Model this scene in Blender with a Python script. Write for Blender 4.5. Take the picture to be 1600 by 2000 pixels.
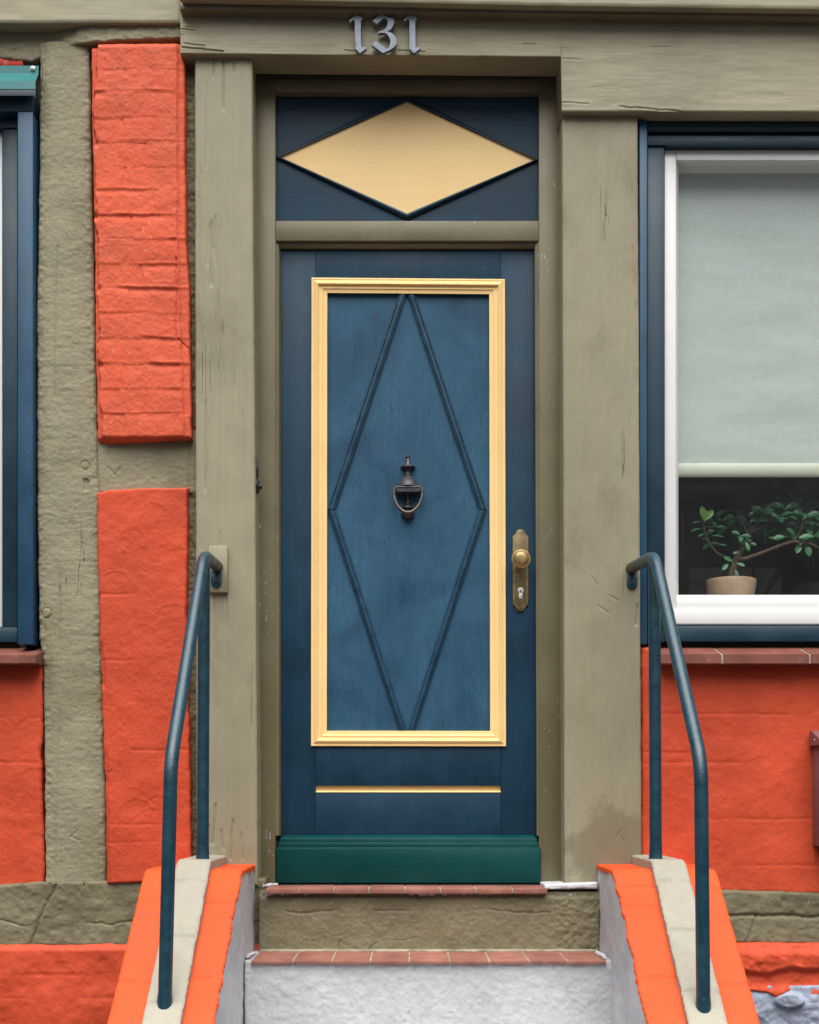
import bpy, bmesh, math, random
import numpy as np
from mathutils import Vector, Matrix

for o in list(bpy.data.objects): bpy.data.objects.remove(o)
scene = bpy.context.scene
random.seed(7)

# ------------------------------------------------------------------ camera
CX, HY, S, D = 797.0, 1560.0, 600.0, 4.2      # principal column, eye level row, px per metre at the door, metres to the door
cam_d = bpy.data.cameras.new("camera"); cam = bpy.data.objects.new("camera", cam_d)
scene.collection.objects.link(cam); scene.camera = cam
cam.location = (0, -D, 0); cam.rotation_euler = (math.radians(90), 0, 0)
cam_d.sensor_fit = 'HORIZONTAL'; cam_d.sensor_width = 36.0
cam_d.lens = 36.0 * D * S / 1600.0
cam_d.shift_x = (800 - CX) / 1600.0
cam_d.shift_y = (HY - 1000) / 1600.0
cam_d.clip_start = 0.05; cam_d.clip_end = 500

# ------------------------------------------------------------------ sky, sun, exposure
SUN_EL, SUN_AZ = 65.0, -5.0      # overcast: a broad soft glow high in front, a little left
w = bpy.data.worlds.new("World"); scene.world = w; w.use_nodes = True
wn = w.node_tree.nodes; wl = w.node_tree.links
bg = wn["Background"]
sky = wn.new("ShaderNodeTexSky"); sky.sky_type = 'NISHITA'; sky.sun_disc = False
sky.sun_elevation = math.radians(SUN_EL); sky.sun_rotation = math.radians(180 + SUN_AZ)
sky.dust_density = 4.0; sky.air_density = 1.0
hs = wn.new("ShaderNodeHueSaturation"); hs.inputs["Saturation"].default_value = 0.32
wl.new(sky.outputs[0], hs.inputs["Color"])
# overcast sky over a narrow street: bright overhead, dim towards the horizon
geo = wn.new("ShaderNodeTexCoord"); sx = wn.new("ShaderNodeSeparateXYZ"); wl.new(geo.outputs["Generated"], sx.inputs[0])
mr = wn.new("ShaderNodeMapRange"); wl.new(sx.outputs[2], mr.inputs["Value"])
for k_, v_ in zip(("From Min", "From Max", "To Min", "To Max"), (0.06, 0.90, 0.27, 1.1)): mr.inputs[k_].default_value = v_
mm_ = wn.new("ShaderNodeVectorMath"); mm_.operation = 'SCALE'; wl.new(hs.outputs[0], mm_.inputs[0]); wl.new(mr.outputs["Result"], mm_.inputs["Scale"])
wl.new(mm_.outputs[0], bg.inputs["Color"])
bg.inputs["Strength"].default_value = 0.09
sl = bpy.data.lights.new("sun", 'SUN'); sl.energy = 3.0; sl.angle = math.radians(74); sl.color = (1.0, 0.97, 0.93)
sun = bpy.data.objects.new("sun", sl); scene.collection.objects.link(sun)
e, a = math.radians(SUN_EL), math.radians(SUN_AZ)
sd = Vector((math.sin(a) * math.cos(e), -math.cos(a) * math.cos(e), math.sin(e)))   # towards the sun
sun.rotation_euler = sd.to_track_quat('Z', 'Y').to_euler(); sun.location = sd * 20
vs = scene.view_settings
vs.view_transform = 'Standard'; vs.look = 'None'; vs.exposure = 0.75; vs.gamma = 1.0; vs.use_curve_mapping = False

# ------------------------------------------------------------------ helpers
def P(px, py, d):
    """a traced pixel taken out to its own distance: d metres in front of the door leaf"""
    k = (D - d) / D / S
    return Vector(((px - CX) * k, -d, (HY - py) * k))

def hashn(ix, iz, seed):
    h = (ix.astype(np.int64) * 374761393 + iz.astype(np.int64) * 668265263 + seed * 974634777) & 0xffffffff
    h = ((h ^ (h >> 13)) * 1274126177) & 0xffffffff
    h = h ^ (h >> 16)
    return (h & 0xffff) / 65535.0
def vn(x, z, seed=0):
    x = np.asarray(x, float); z = np.asarray(z, float)
    ix = np.floor(x); iz = np.floor(z); fx = x - ix; fz = z - iz
    fx = fx * fx * fx * (fx * (fx * 6 - 15) + 10); fz = fz * fz * fz * (fz * (fz * 6 - 15) + 10)
    a = hashn(ix, iz, seed); b = hashn(ix + 1, iz, seed); c = hashn(ix, iz + 1, seed); d = hashn(ix + 1, iz + 1, seed)
    return (a * (1 - fx) + b * fx) * (1 - fz) + (c * (1 - fx) + d * fx) * fz
def fbm(x, z, f, octv=4, seed=0, gain=0.5):
    s = 0; amp = 1; tot = 0
    for i in range(octv):
        s = s + amp * (vn(x * f + 17.3 * i, z * f + 9.1 * i, seed + i) - 0.5); tot += amp; amp *= gain; f *= 2.03
    return s / tot * 2
def sstep(a, b, x):
    t = np.clip((x - a) / (b - a), 0, 1); return t * t * (3 - 2 * t)

def tag(o, label, cat, group=None):
    o["label"] = label; o["category"] = cat
    if group: o["group"] = group
    return o
def thing(name, label, cat, loc, group=None):
    o = bpy.data.objects.new(name, None); scene.collection.objects.link(o); o.location = loc
    o.empty_display_size = 0.1
    return tag(o, label, cat, group)
def wloc(o):
    p = Vector(o.location)
    while o.parent: o = o.parent; p += Vector(o.location)
    return p
def mk(name, verts, faces, mat, parent=None, smooth=True, origin=None, sharp=None):
    V = np.array([tuple(v) for v in verts], float) if not isinstance(verts, np.ndarray) else verts.reshape(-1, 3)
    if origin is None: org = Vector(((V[:, 0].min() + V[:, 0].max()) / 2, (V[:, 1].min() + V[:, 1].max()) / 2, V[:, 2].min()))
    else: org = Vector(origin)
    me = bpy.data.meshes.new(name)
    me.from_pydata((V - np.array(org)).tolist(), [], faces)
    mats = mat if isinstance(mat, (list, tuple)) else [mat]
    for m in mats: me.materials.append(m)
    me.polygons.foreach_set("use_smooth", [smooth] * len(me.polygons))
    me.update()
    if sharp is not None and smooth:
        me.set_sharp_from_angle(angle=math.radians(sharp))
    o = bpy.data.objects.new(name, me); scene.collection.objects.link(o)
    if parent is not None:
        o.parent = parent; o.location = org - wloc(parent)
    else: o.location = org
    return o
class MB:
    """collects shapes into one mesh"""
    def __init__(s): s.v = []; s.f = []
    def add(s, v, f):
        n = len(s.v); s.v += [tuple(x) for x in v]; s.f += [tuple(i + n for i in q) for q in f]; return s
    def bm(s, b):
        b.verts.index_update(); s.add([v.co.copy() for v in b.verts], [[v.index for v in f.verts] for f in b.faces]); b.free(); return s
    def build(s, name, mat, parent=None, smooth=True, sharp=35, origin=None):
        return mk(name, s.v, s.f, mat, parent, smooth, origin, sharp)

def poly_prism(front, depth_vec, bev=0.0, seg=2):
    """front: ordered world points, extruded along depth_vec; front rim and sides bevelled"""
    b = bmesh.new()
    fv = [b.verts.new(p) for p in front]; bv = [b.verts.new(Vector(p) + depth_vec) for p in front]
    n = len(front)
    b.faces.new(fv); b.faces.new(bv[::-1])
    for i in range(n): b.faces.new((fv[i], bv[i], bv[(i + 1) % n], fv[(i + 1) % n]))
    bmesh.ops.recalc_face_normals(b, faces=b.faces)
    if bev > 0:
        es = [e for e in b.edges if not (e.verts[0] in bv and e.verts[1] in bv)]
        bmesh.ops.bevel(b, geom=es, offset=bev, segments=seg, profile=0.5, affect='EDGES', clamp_overlap=True)
    return b
def prism(pts, df, db, bev=0.003, seg=2):
    return poly_prism([P(x, y, df) for x, y in pts], Vector((0, df - db, 0)), bev, seg)
def rect(x0, y0, x1, y1): return [(x0, y0), (x1, y0), (x1, y1), (x0, y1)]
def box(x0, y0, x1, y1, df, db, bev=0.003): return prism(rect(x0, y0, x1, y1), df, db, bev)
def wbox(a, c, bev=0.0):
    (x0, y0, z0), (x1, y1, z1) = a, c
    return poly_prism([Vector((x0, y0, z1)), Vector((x1, y0, z1)), Vector((x1, y0, z0)), Vector((x0, y0, z0))], Vector((0, y1 - y0, 0)), bev)

def interp(pts, t):
    pts = sorted(pts); return np.interp(t, [p[0] for p in pts], [p[1] for p in pts])
def asfn(v, key):
    if callable(v): return v
    if isinstance(v, (int, float)): return lambda t: np.full_like(np.asarray(t, float), float(v))
    return lambda t: interp(v, t)

def grid_mesh(G, skirt=None):
    """G: (n,m,3) front points -> verts, faces (front facing the viewer), with a skirt carried along `skirt`"""
    n, m = G.shape[:2]
    V = G.reshape(-1, 3)
    idx = np.arange(n * m).reshape(n, m)
    F = np.stack([idx[:-1, :-1], idx[1:, :-1], idx[1:, 1:], idx[:-1, 1:]], -1).reshape(-1, 4)
    if skirt is not None:
        loop = np.concatenate([idx[0, :], idx[1:, -1], idx[-1, -2::-1], idx[-2:0:-1, 0]])
        L = len(loop); A = V[loop]; B = skirt(A)
        base = len(V)
        V = np.concatenate([V, A, B])
        a = base + np.arange(L); b = a + L; a2 = np.roll(a, -1); b2 = np.roll(b, -1)
        F = np.concatenate([F, np.stack([a, a2, b2, b], -1)])
    return V, F
def relief(name, left, right, top, bot, d, back, mat, parent, h=None, step=0.005, edge=0.0, er=0.004, jit=0.0, seed=1, label=None):
    """a face with real surface relief. left/right: px as a function of py; top/bot: py as a function of px"""
    lf, rf, tf, bf = asfn(left, 0), asfn(right, 0), asfn(top, 0), asfn(bot, 0)
    ymid = np.array([float(np.mean(tf(np.array([0.0, 800.0])))), float(np.mean(bf(np.array([0.0, 800.0]))))])
    x0 = float(np.min(lf(np.linspace(ymid[0], ymid[1], 9)))); x1 = float(np.max(rf(np.linspace(ymid[0], ymid[1], 9))))
    yt = float(np.min(tf(np.linspace(x0, x1, 200)))); yb = float(np.max(bf(np.linspace(x0, x1, 200))))
    m = max(3, int((x1 - x0) / S / step) + 1); n = max(3, int((yb - yt) / S / step) + 1)
    u, v = np.meshgrid(np.linspace(0, 1, m), np.linspace(0, 1, n))
    py = yt + (yb - yt) * v
    L = lf(py); R = rf(py)
    if jit:
        L = L + jit * fbm(py / S, py * 0, 26, 3, seed + 50); R = R + jit * fbm(py / S, py * 0, 26, 3, seed + 60)
    px = L + (R - L) * u
    T = tf(px); B = bf(px)
    if jit:
        T = T + jit * 0.6 * fbm(px / S, px * 0, 26, 3, seed + 70); B = B + jit * 0.6 * fbm(px / S, px * 0, 26, 3, seed + 80)
    py = T + (B - T) * v
    dl = (px - L) / S; dr = (R - px) / S; dt = (py - T) / S; db = (B - py) / S
    hh = np.zeros_like(px)
    if h is not None: hh = hh + h(px, py)
    de = np.minimum(np.minimum(dl, dr), np.minimum(dt, db))
    t = np.clip(1 - de / er, 0, 1)
    hh = hh - edge * (1 - np.sqrt(1 - np.clip(t, 0, 1) ** 2 * 0.999))
    k = (D - d) / D / S
    G = np.stack([(px - CX) * k, -d - hh, (HY - py) * k], -1)
    def sk(A):
        Bk = A.copy(); Bk[:, 1] = -back; return Bk
    Vv, Ff = grid_mesh(G, sk)
    o = mk(name, Vv, Ff.tolist(), mat, parent, True)
    if label: o["label"] = label
    return o

def fillet(pts, rad, n=7):
    pts = [Vector(p) for p in pts]; out = [pts[0]]
    for i in range(1, len(pts) - 1):
        r = rad[i] if isinstance(rad, (list, tuple)) else rad
        a, b, c = pts[i - 1], pts[i], pts[i + 1]
        u = (a - b).normalized(); v = (c - b).normalized()
        k = min(r, (a - b).length * 0.45, (c - b).length * 0.45)
        p0, p2 = b + u * k, b + v * k
        for j in range(n + 1):
            t = j / n; out.append(p0 * (1 - t) ** 2 + b * 2 * t * (1 - t) + p2 * t * t)
    out.append(pts[-1]); return out
def tube(path, rad, sides=16, cap=True, wob=0.0):
    path = [Vector(p) for p in path]; n = len(path)
    R = rad if isinstance(rad, (list, tuple)) else [rad] * n
    V = []; F = []
    t0 = (path[1] - path[0]).normalized()
    ref = Vector((1, 0, 0)) if abs(t0.x) < 0.8 else Vector((0, 0, 1))
    nv = (ref - t0 * ref.dot(t0)).normalized()
    for i in range(n):
        t = ((path[i + 1] if i < n - 1 else path[i]) - (path[i - 1] if i else path[i])).normalized()
        nv = (nv - t * nv.dot(t)).normalized(); bv = t.cross(nv)
        for j in range(sides):
            a = 2 * math.pi * j / sides
            r = R[i] * (1 + wob * (random.random() - 0.5))
            V.append(path[i] + nv * (r * math.cos(a)) + bv * (r * math.sin(a)))
    for i in range(n - 1):
        for j in range(sides):
            F.append((i * sides + j, i * sides + (j + 1) % sides, (i + 1) * sides + (j + 1) % sides, (i + 1) * sides + j))
    if cap:
        F.append(tuple(range(sides))[::-1]); F.append(tuple((n - 1) * sides + j for j in range(sides)))
    return V, F
def lathe(profile, origin, axis='Z', sides=32, flat=1.0, cap=True):
    """profile: (radius, along). flat squashes the depth direction when axis is Z"""
    V = []; F = []; o = Vector(origin); n = len(profile)
    for r, t in profile:
        for j in range(sides):
            a = 2 * math.pi * j / sides; c, s = r * math.cos(a), r * math.sin(a)
            V.append(o + (Vector((c, s * flat, t)) if axis == 'Z' else Vector((c, -t, s))))
    for i in range(n - 1):
        for j in range(sides):
            q = (i * sides + j, i * sides + (j + 1) % sides, (i + 1) * sides + (j + 1) % sides, (i + 1) * sides + j)
            F.append(q)
    if cap:
        F.append(tuple(range(sides))[::-1]); F.append(tuple((n - 1) * sides + j for j in range(sides)))
    return V, F

# ------------------------------------------------------------------ materials
class NT:
    def __init__(s, name):
        s.m = bpy.data.materials.new(name); s.m.use_nodes = True
        s.n = s.m.node_tree.nodes; s.l = s.m.node_tree.links
        s.b = s.n["Principled BSDF"]; s.tc = s.n.new("ShaderNodeTexCoord").outputs["Object"]
    def new(s, t, **kw):
        n = s.n.new(t)
        for k, v in kw.items(): setattr(n, k, v)
        return n
    def put(s, sock, v):
        if hasattr(v, "links"): s.l.new(v, sock)
        elif isinstance(v, (tuple, list)) and len(v) == 3 and sock.type == 'RGBA': sock.default_value = (*v, 1)
        else: sock.default_value = v
    def map(s, scale, loc=(0, 0, 0), rot=(0, 0, 0)):
        n = s.new("ShaderNodeMapping"); s.l.new(s.tc, n.inputs[0])
        n.inputs["Scale"].default_value = scale; n.inputs["Location"].default_value = loc; n.inputs["Rotation"].default_value = rot
        return n.outputs[0]
    def noise(s, vec, scale, detail=4, rough=0.55, dist=0.0):
        n = s.new("ShaderNodeTexNoise"); s.l.new(vec, n.inputs["Vector"])
        n.inputs["Scale"].default_value = scale; n.inputs["Detail"].default_value = detail
        n.inputs["Roughness"].default_value = rough; n.inputs["Distortion"].default_value = dist
        return n.outputs["Fac"]
    def rng(s, v, a, b, c=0.0, d=1.0, smooth=True):
        n = s.new("ShaderNodeMapRange"); n.interpolation_type = 'SMOOTHSTEP' if smooth else 'LINEAR'
        s.l.new(v, n.inputs["Value"])
        for k, x in zip(("From Min", "From Max", "To Min", "To Max"), (a, b, c, d)): n.inputs[k].default_value = x
        return n.outputs["Result"]
    def math(s, op, a, b=0.0, c=None):
        n = s.new("ShaderNodeMath", operation=op); s.put(n.inputs[0], a); s.put(n.inputs[1], b)
        if c is not None: s.put(n.inputs[2], c)
        return n.outputs[0]
    def mix(s, f, a, b, blend='MIX'):
        n = s.new("ShaderNodeMix", data_type='RGBA', blend_type=blend)
        s.put(n.inputs["Factor"], f); s.put(n.inputs["A"], a); s.put(n.inputs["B"], b)
        return n.outputs["Result"]
    def sep(s):
        n = s.new("ShaderNodeSeparateXYZ"); s.l.new(s.tc, n.inputs[0]); return n.outputs
    def done(s, col, rough=0.5, height=None, spec=0.5, metal=0.0, coat=0.0):
        s.put(s.b.inputs["Base Color"], col); s.put(s.b.inputs["Roughness"], rough)
        s.b.inputs["Specular IOR Level"].default_value = spec; s.b.inputs["Metallic"].default_value = metal
        if coat: s.b.inputs["Coat Weight"].default_value = coat; s.b.inputs["Coat Roughness"].default_value = 0.25
        if height is not None:
            bp = s.new("ShaderNodeBump"); bp.inputs["Strength"].default_value = 1.0; bp.inputs["Distance"].default_value = 1.0
            s.l.new(height, bp.inputs["Height"]); s.l.new(bp.outputs[0], s.b.inputs["Normal"])
        return s.m

def dark(c, f): return tuple(x * f for x in c)
def paint(name, col, var=0.12, vscale=5.0, col2=None, c2amt=0.5, c2scale=3.0, rough=0.5, spec=0.4,
          grain=None, gcol=0.1, gbump=0.0002, gscale=(70, 3),
          fine=(220, 0.0004), med=(35, 0.0008), cracks=None, crack_w=0.006, crack_mask=0.55, crack_scale=(55, 1.6), crack_h=0.002,
          flecks=0.0, fcol=(0.62, 0.58, 0.5), pits=0.0, seedoff=0.0, fdir='Z', grit=0.03, stain=None):
    t = NT(name); off = (seedoff, seedoff * 0.7, seedoff * 1.3)
    base = t.map((1, 1, 1), off)
    n1 = t.noise(base, vscale, 6, 0.6)
    c = t.mix(t.rng(n1, 0.3, 0.7), dark(col, 1 - var), dark(col, 1 + var))
    if col2:
        n2 = t.noise(t.map((1, 1, 1), (off[0] + 4.1, 2.2, 7.7)), c2scale, 7, 0.65, 0.4)
        c = t.mix(t.math('MULTIPLY', t.rng(n2, 0.48, 0.72), c2amt), c, col2)
    sp_ = t.noise(t.map((1, 1, 1), (off[0] + 2.2, 5.5, 1.1)), 185, 4, 0.72)
    c = t.mix(t.rng(sp_, 0.32, 0.68, smooth=False), t.mix(1.0, c, (1 - 1.3 * grit,) * 3, 'MULTIPLY'), t.mix(1.0, c, (1 + grit,) * 3, 'MULTIPLY'))
    h = t.math('MULTIPLY', t.noise(base, fine[0], 3, 0.6), fine[1])
    h = t.math('MULTIPLY_ADD', t.noise(base, med[0], 5, 0.6, 0.3), med[1], h)
    if grain:
        a, b = gscale
        sc = (a, a, b) if grain == 'Z' else (b, a, a)
        g = t.noise(t.map(sc, off), 1.0, 5, 0.65, 0.25)
        c = t.mix(t.rng(g, 0.3, 0.7), t.mix(1.0, c, (1 - gcol,) * 3, 'MULTIPLY'), c)
        h = t.math('MULTIPLY_ADD', g, gbump, h)
        gl = t.noise(t.map(tuple(x * 3.2 for x in sc), (off[0] + 5, 2, 3)), 1.0, 3, 0.7, 0.1)
        gm = t.rng(t.noise(t.map((4, 4, 4), (off[0] + 2, 7, 7)), 1.0, 4, 0.6), 0.38, 0.62)
        gl = t.math('MULTIPLY', t.rng(gl, 0.40, 0.28), gm)
        c = t.mix(t.math('MULTIPLY', gl, 2.6 * gcol), c, dark(col, 0.35)); h = t.math('MULTIPLY_ADD', gl, -gbump * 1.5, h)
        g2 = t.noise(t.map(tuple(x * 4 for x in sc), off), 1.0, 3, 0.6)
        h = t.math('MULTIPLY_ADD', g2, gbump * 0.5, h)
    if cracks:
        a, b = crack_scale
        sc = (a, a, b) if cracks == 'Z' else (b, a, a)
        q = t.noise(t.map(sc, (off[0] + 1.7, 3.3, 5.1)), 1.0, 2, 0.5, 0.15)
        q = t.math('ABSOLUTE', t.math('SUBTRACT', q, 0.5))
        line = t.rng(q, 0.0, crack_w, 1.0, 0.0)
        sm = (7, 7, 1.3) if cracks == 'Z' else (1.3, 7, 7)
        mk_ = t.rng(t.noise(t.map(sm, (off[0] + 9.0, 1.0, 2.0)), 1.0, 4, 0.6), crack_mask, crack_mask + 0.06)
        line = t.math('MULTIPLY', line, mk_)
        c = t.mix(t.math('MULTIPLY', line, 0.85), c, dark(col, 0.12))
        h = t.math('MULTIPLY_ADD', line, -crack_h, h)
    if pits:
        p = t.rng(t.noise(base, 120, 2, 0.5), 0.24, 0.2)
        p = t.math('MULTIPLY', p, pits)
        c = t.mix(p, c, dark(col, 0.25)); h = t.math('MULTIPLY_ADD', p, -0.002, h)
    if flecks:
        fs = (260, 260, 60) if fdir == 'Z' else (260, 260, 260)
        f1 = t.noise(t.map(fs, (off[0] + 3.0, 8.0, 1.0)), 1.0, 2, 0.5)
        f2 = t.noise(t.map((9, 9, 6), (off[0] + 6.0, 1.0, 4.0)), 1.0, 3, 0.6)
        thr = t.math('MULTIPLY_ADD', t.rng(f2, 0.35, 0.7), -0.13 * flecks, 0.80)
        f = t.rng(t.math('SUBTRACT', f1, thr), 0.0, 0.03)
        c = t.mix(t.math('MULTIPLY', f, 0.9), c, fcol); h = t.math('MULTIPLY_ADD', f, 0.0004, h)
    if stain:
        sx_, sz_, sr_, amt_ = stain
        vd = t.new("ShaderNodeVectorMath"); vd.operation = 'DISTANCE'; t.l.new(t.map((1, 0, 1)), vd.inputs[0]); vd.inputs[1].default_value = (sx_, 0, sz_)
        dn = t.math('MULTIPLY_ADD', t.noise(t.map((9, 9, 9)), 1.0, 5, 0.65), 0.34, vd.outputs["Value"])
        c = t.mix(t.math('MULTIPLY', t.rng(dn, sr_ + 0.16, sr_ + 0.10), amt_), c, (0.118, 0.096, 0.056))
    rr = t.rng(n1, 0.3, 0.7, rough - 0.07, rough + 0.09)
    return t.done(c, rr, h, spec)

OLIVE = (0.305, 0.278, 0.186); OLIVE2 = (0.180, 0.158, 0.088); ORANGE = (0.65, 0.106, 0.046)
M = {}
M['olive_v'] = paint("olive_paint_upright", OLIVE, 0.07, 4, OLIVE2, 0.55, 2.2, 0.5, 0.35, 'Z', 0.07, 0.00025, (75, 2.0), (260, 0.00025), (30, 0.0004), 'Z', 0.010, 0.575, (115, 1.3), 0.002, 0.5, grit=0.07)
M['olive_v2'] = paint("olive_paint_upright_smooth", dark(OLIVE, 0.93), 0.07, 3, OLIVE2, 0.8, 2.4, 0.5, 0.35, 'Z', 0.05, 0.0002, (60, 2.2), (260, 0.0002), (24, 0.0004), 'Z', 0.008, 0.60, (100, 2.0), 0.002, 0.45, seedoff=5, grit=0.07, stain=(0.05, 0.10, 0.20, 0.45))
M['olive_h'] = paint("olive_paint_beam", dark(OLIVE, 1.12), 0.06, 3, (0.22, 0.20, 0.135), 0.5, 2.5, 0.5, 0.35, 'X', 0.10, 0.0004, (90, 2.6), (260, 0.00025), (30, 0.0004), 'X', 0.007, 0.62, (90, 1.6), 0.0020000001, 0.35)
M['olive_frame'] = paint("olive_paint_frame", dark(OLIVE2, 0.86), 0.07, 5, dark(OLIVE, 0.68), 0.4, 3, 0.42, 0.4, 'Z', 0.05, 0.00012, (60, 2.5), (170, 0.00012), (25, 0.0004), None, flecks=1.0, seedoff=2)
M['olive_rough'] = paint("olive_rough_timber", dark(OLIVE, 0.98), 0.10, 6, OLIVE2, 0.6, 3.5, 0.7, 0.25, 'X', 0.10, 0.0005, (120, 9), (190, 0.0007), (70, 0.0009), 'Z', 0.009, 0.56, (34, 2.2), 0.0025, 0.4, grit=0.10, pits=0.6, seedoff=3)
M['olive_plaster'] = paint("olive_rough_plaster", (0.160, 0.139, 0.082), 0.16, 6, (0.225, 0.200, 0.130), 0.6, 4, 0.62, 0.3, None, 0, 0, (1, 1), (190, 0.0011), (75, 0.0014), 'X', 0.010, 0.55, (9, 5.0), 0.0025, 0.4, grit=0.14, pits=0.6, seedoff=8)
M['orange'] = paint("orange_painted_brick", ORANGE, 0.12, 7, (0.56, 0.082, 0.038), 0.7, 4, 0.62, 0.25, None, 0, 0, (1, 1), (190, 0.0008), (80, 0.0009), None, grit=0.085, flecks=1.0, fcol=(0.86, 0.50, 0.38), pits=0.35, seedoff=4)
M['orange_low'] = paint("orange_painted_plaster", (0.56, 0.072, 0.028), 0.10, 4, (0.47, 0.054, 0.024), 0.7, 3.5, 0.6, 0.25, None, 0, 0, (1, 1), (190, 0.0008), (70, 0.0010), 'X', 0.003, 0.62, (8, 5.0), 0.0012, 0.5, grit=0.085, fcol=(0.86, 0.50, 0.38), pits=0.5, seedoff=6)
M['orange_cope'] = paint("orange_painted_coping", (0.63, 0.080, 0.018), 0.08, 5, (0.56, 0.062, 0.013), 0.7, 4, 0.6, 0.25, None, 0, 0, (1, 1), (190, 0.0007), (60, 0.0006), None, grit=0.08, flecks=0.5, fcol=(0.75, 0.35, 0.22), pits=0.5, seedoff=1)
M['cap'] = paint("pale_olive_painted_concrete", (0.350, 0.330, 0.268), 0.06, 4, (0.27, 0.255, 0.195), 0.6, 4, 0.6, 0.3, None, 0, 0, (1, 1), (190, 0.0006), (40, 0.0007), None, pits=0.5, seedoff=2.5, grit=0.09)
M['grey'] = paint("grey_white_painted_plaster", (0.465, 0.467, 0.485), 0.12, 5, (0.40, 0.40, 0.415), 0.7, 5, 0.65, 0.25, None, 0, 0, (1, 1), (190, 0.0008), (60, 0.0010), None, flecks=0.5, fcol=(0.62, 0.62, 0.65), grit=0.08, pits=0.9, seedoff=7)
M['stone'] = paint("blue_grey_rubble_paint", (0.33, 0.37, 0.46), 0.18, 12, (0.22, 0.24, 0.30), 0.7, 8, 0.7, 0.25, None, 0, 0, (1, 1), (230, 0.0014), (45, 0.005), None, pits=0.5)
M['blue'] = paint("dark_blue_door_paint", (0.0066, 0.036, 0.069), 0.22, 3.5, (0.0105, 0.050, 0.090), 0.7, 3, 0.5, 0.25, 'Z', 0.18, 0.00012, (60, 3), (170, 0.00010), (22, 0.0004), None, flecks=0.42, fcol=(0.25, 0.38, 0.46), seedoff=3)
M['blue_h'] = paint("dark_blue_rail_paint", (0.0078, 0.036, 0.069), 0.2, 4, (0.013, 0.050, 0.090), 0.7, 3, 0.5, 0.25, 'X', 0.2, 0.0002, (75, 3), (170, 0.00010), (22, 0.0004), None, flecks=0.40, fcol=(0.25, 0.38, 0.46), seedoff=5)
M['trim'] = paint("teal_blue_window_paint", (0.0095, 0.038, 0.062), 0.15, 5, (0.016, 0.055, 0.085), 0.6, 3, 0.42, 0.4, 'Z', 0.1, 0.0001, (60, 3), (170, 0.0001), (22, 0.0003), None, flecks=0.5, fcol=(0.30, 0.40, 0.45), seedoff=2)
M['trim2'] = paint("mid_blue_window_paint", (0.018, 0.070, 0.135), 0.15, 5, (0.013, 0.05, 0.10), 0.6, 3, 0.42, 0.4, 'Z', 0.1, 0.0001, (60, 3), (170, 0.0001), (22, 0.0003), None, flecks=0.55, fcol=(0.40, 0.45, 0.5), seedoff=6)
M['yellow'] = paint("yellow_moulding_paint", (0.88, 0.620, 0.275), 0.04, 4, (0.86, 0.56, 0.20), 0.4, 5, 0.55, 0.2, None, 0, 0, (1, 1), (180, 0.0002), (40, 0.0004), None, flecks=0.3, fcol=(0.9, 0.8, 0.6), pits=0.4)
M['yellow2'] = paint("yellow_diamond_paint", (0.90, 0.635, 0.30), 0.03, 3, (0.85, 0.57, 0.24), 0.4, 4, 0.5, 0.3, 'X', 0.03, 0.0001, (60, 3), (180, 0.0001), (30, 0.0003), None, pits=0.5, seedoff=4)
M['teal'] = paint("green_teal_board_paint", (0.0005, 0.050, 0.050), 0.12, 4, (0.001, 0.068, 0.065), 0.4, 4, 0.42, 0.22, 'X', 0.1, 0.00025, (70, 3), (150, 0.0001), (22, 0.0006), None, flecks=0.3, fcol=(0.1, 0.32, 0.3))
M['white'] = paint("white_window_paint", (0.775, 0.78, 0.765), 0.02, 4, (0.70, 0.70, 0.68), 0.3, 6, 0.4, 0.4, 'X', 0.02, 0.0001, (80, 3), (180, 0.0001), (22, 0.0002), None, pits=0.4)
M['mortar'] = paint("white_mortar", (0.58, 0.58, 0.60), 0.1, 20, (0.36, 0.36, 0.36), 0.5, 20, 0.7, 0.2, None, 0, 0, (1, 1), (250, 0.001), (60, 0.002), None, pits=0.5)
M['dark'] = paint("dark_gap_mortar", (0.03, 0.027, 0.022), 0.3, 10, None, rough=0.8, fine=(200, 0.001), med=(40, 0.002))
M['maroon'] = paint("maroon_letterbox_enamel", (0.20, 0.098, 0.104), 0.06, 4, (0.16, 0.076, 0.08), 0.4, 4, 0.45, 0.4, None, 0, 0, (1, 1), (180, 0.0001), (30, 0.0002), None)
M['flash'] = paint("turquoise_metal_flashing", (0.004, 0.150, 0.155), 0.05, 4, None, rough=0.4, spec=0.5, fine=(180, 0.00005), med=(30, 0.0001), flecks=0.3, fcol=(0.4, 0.6, 0.6))

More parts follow.
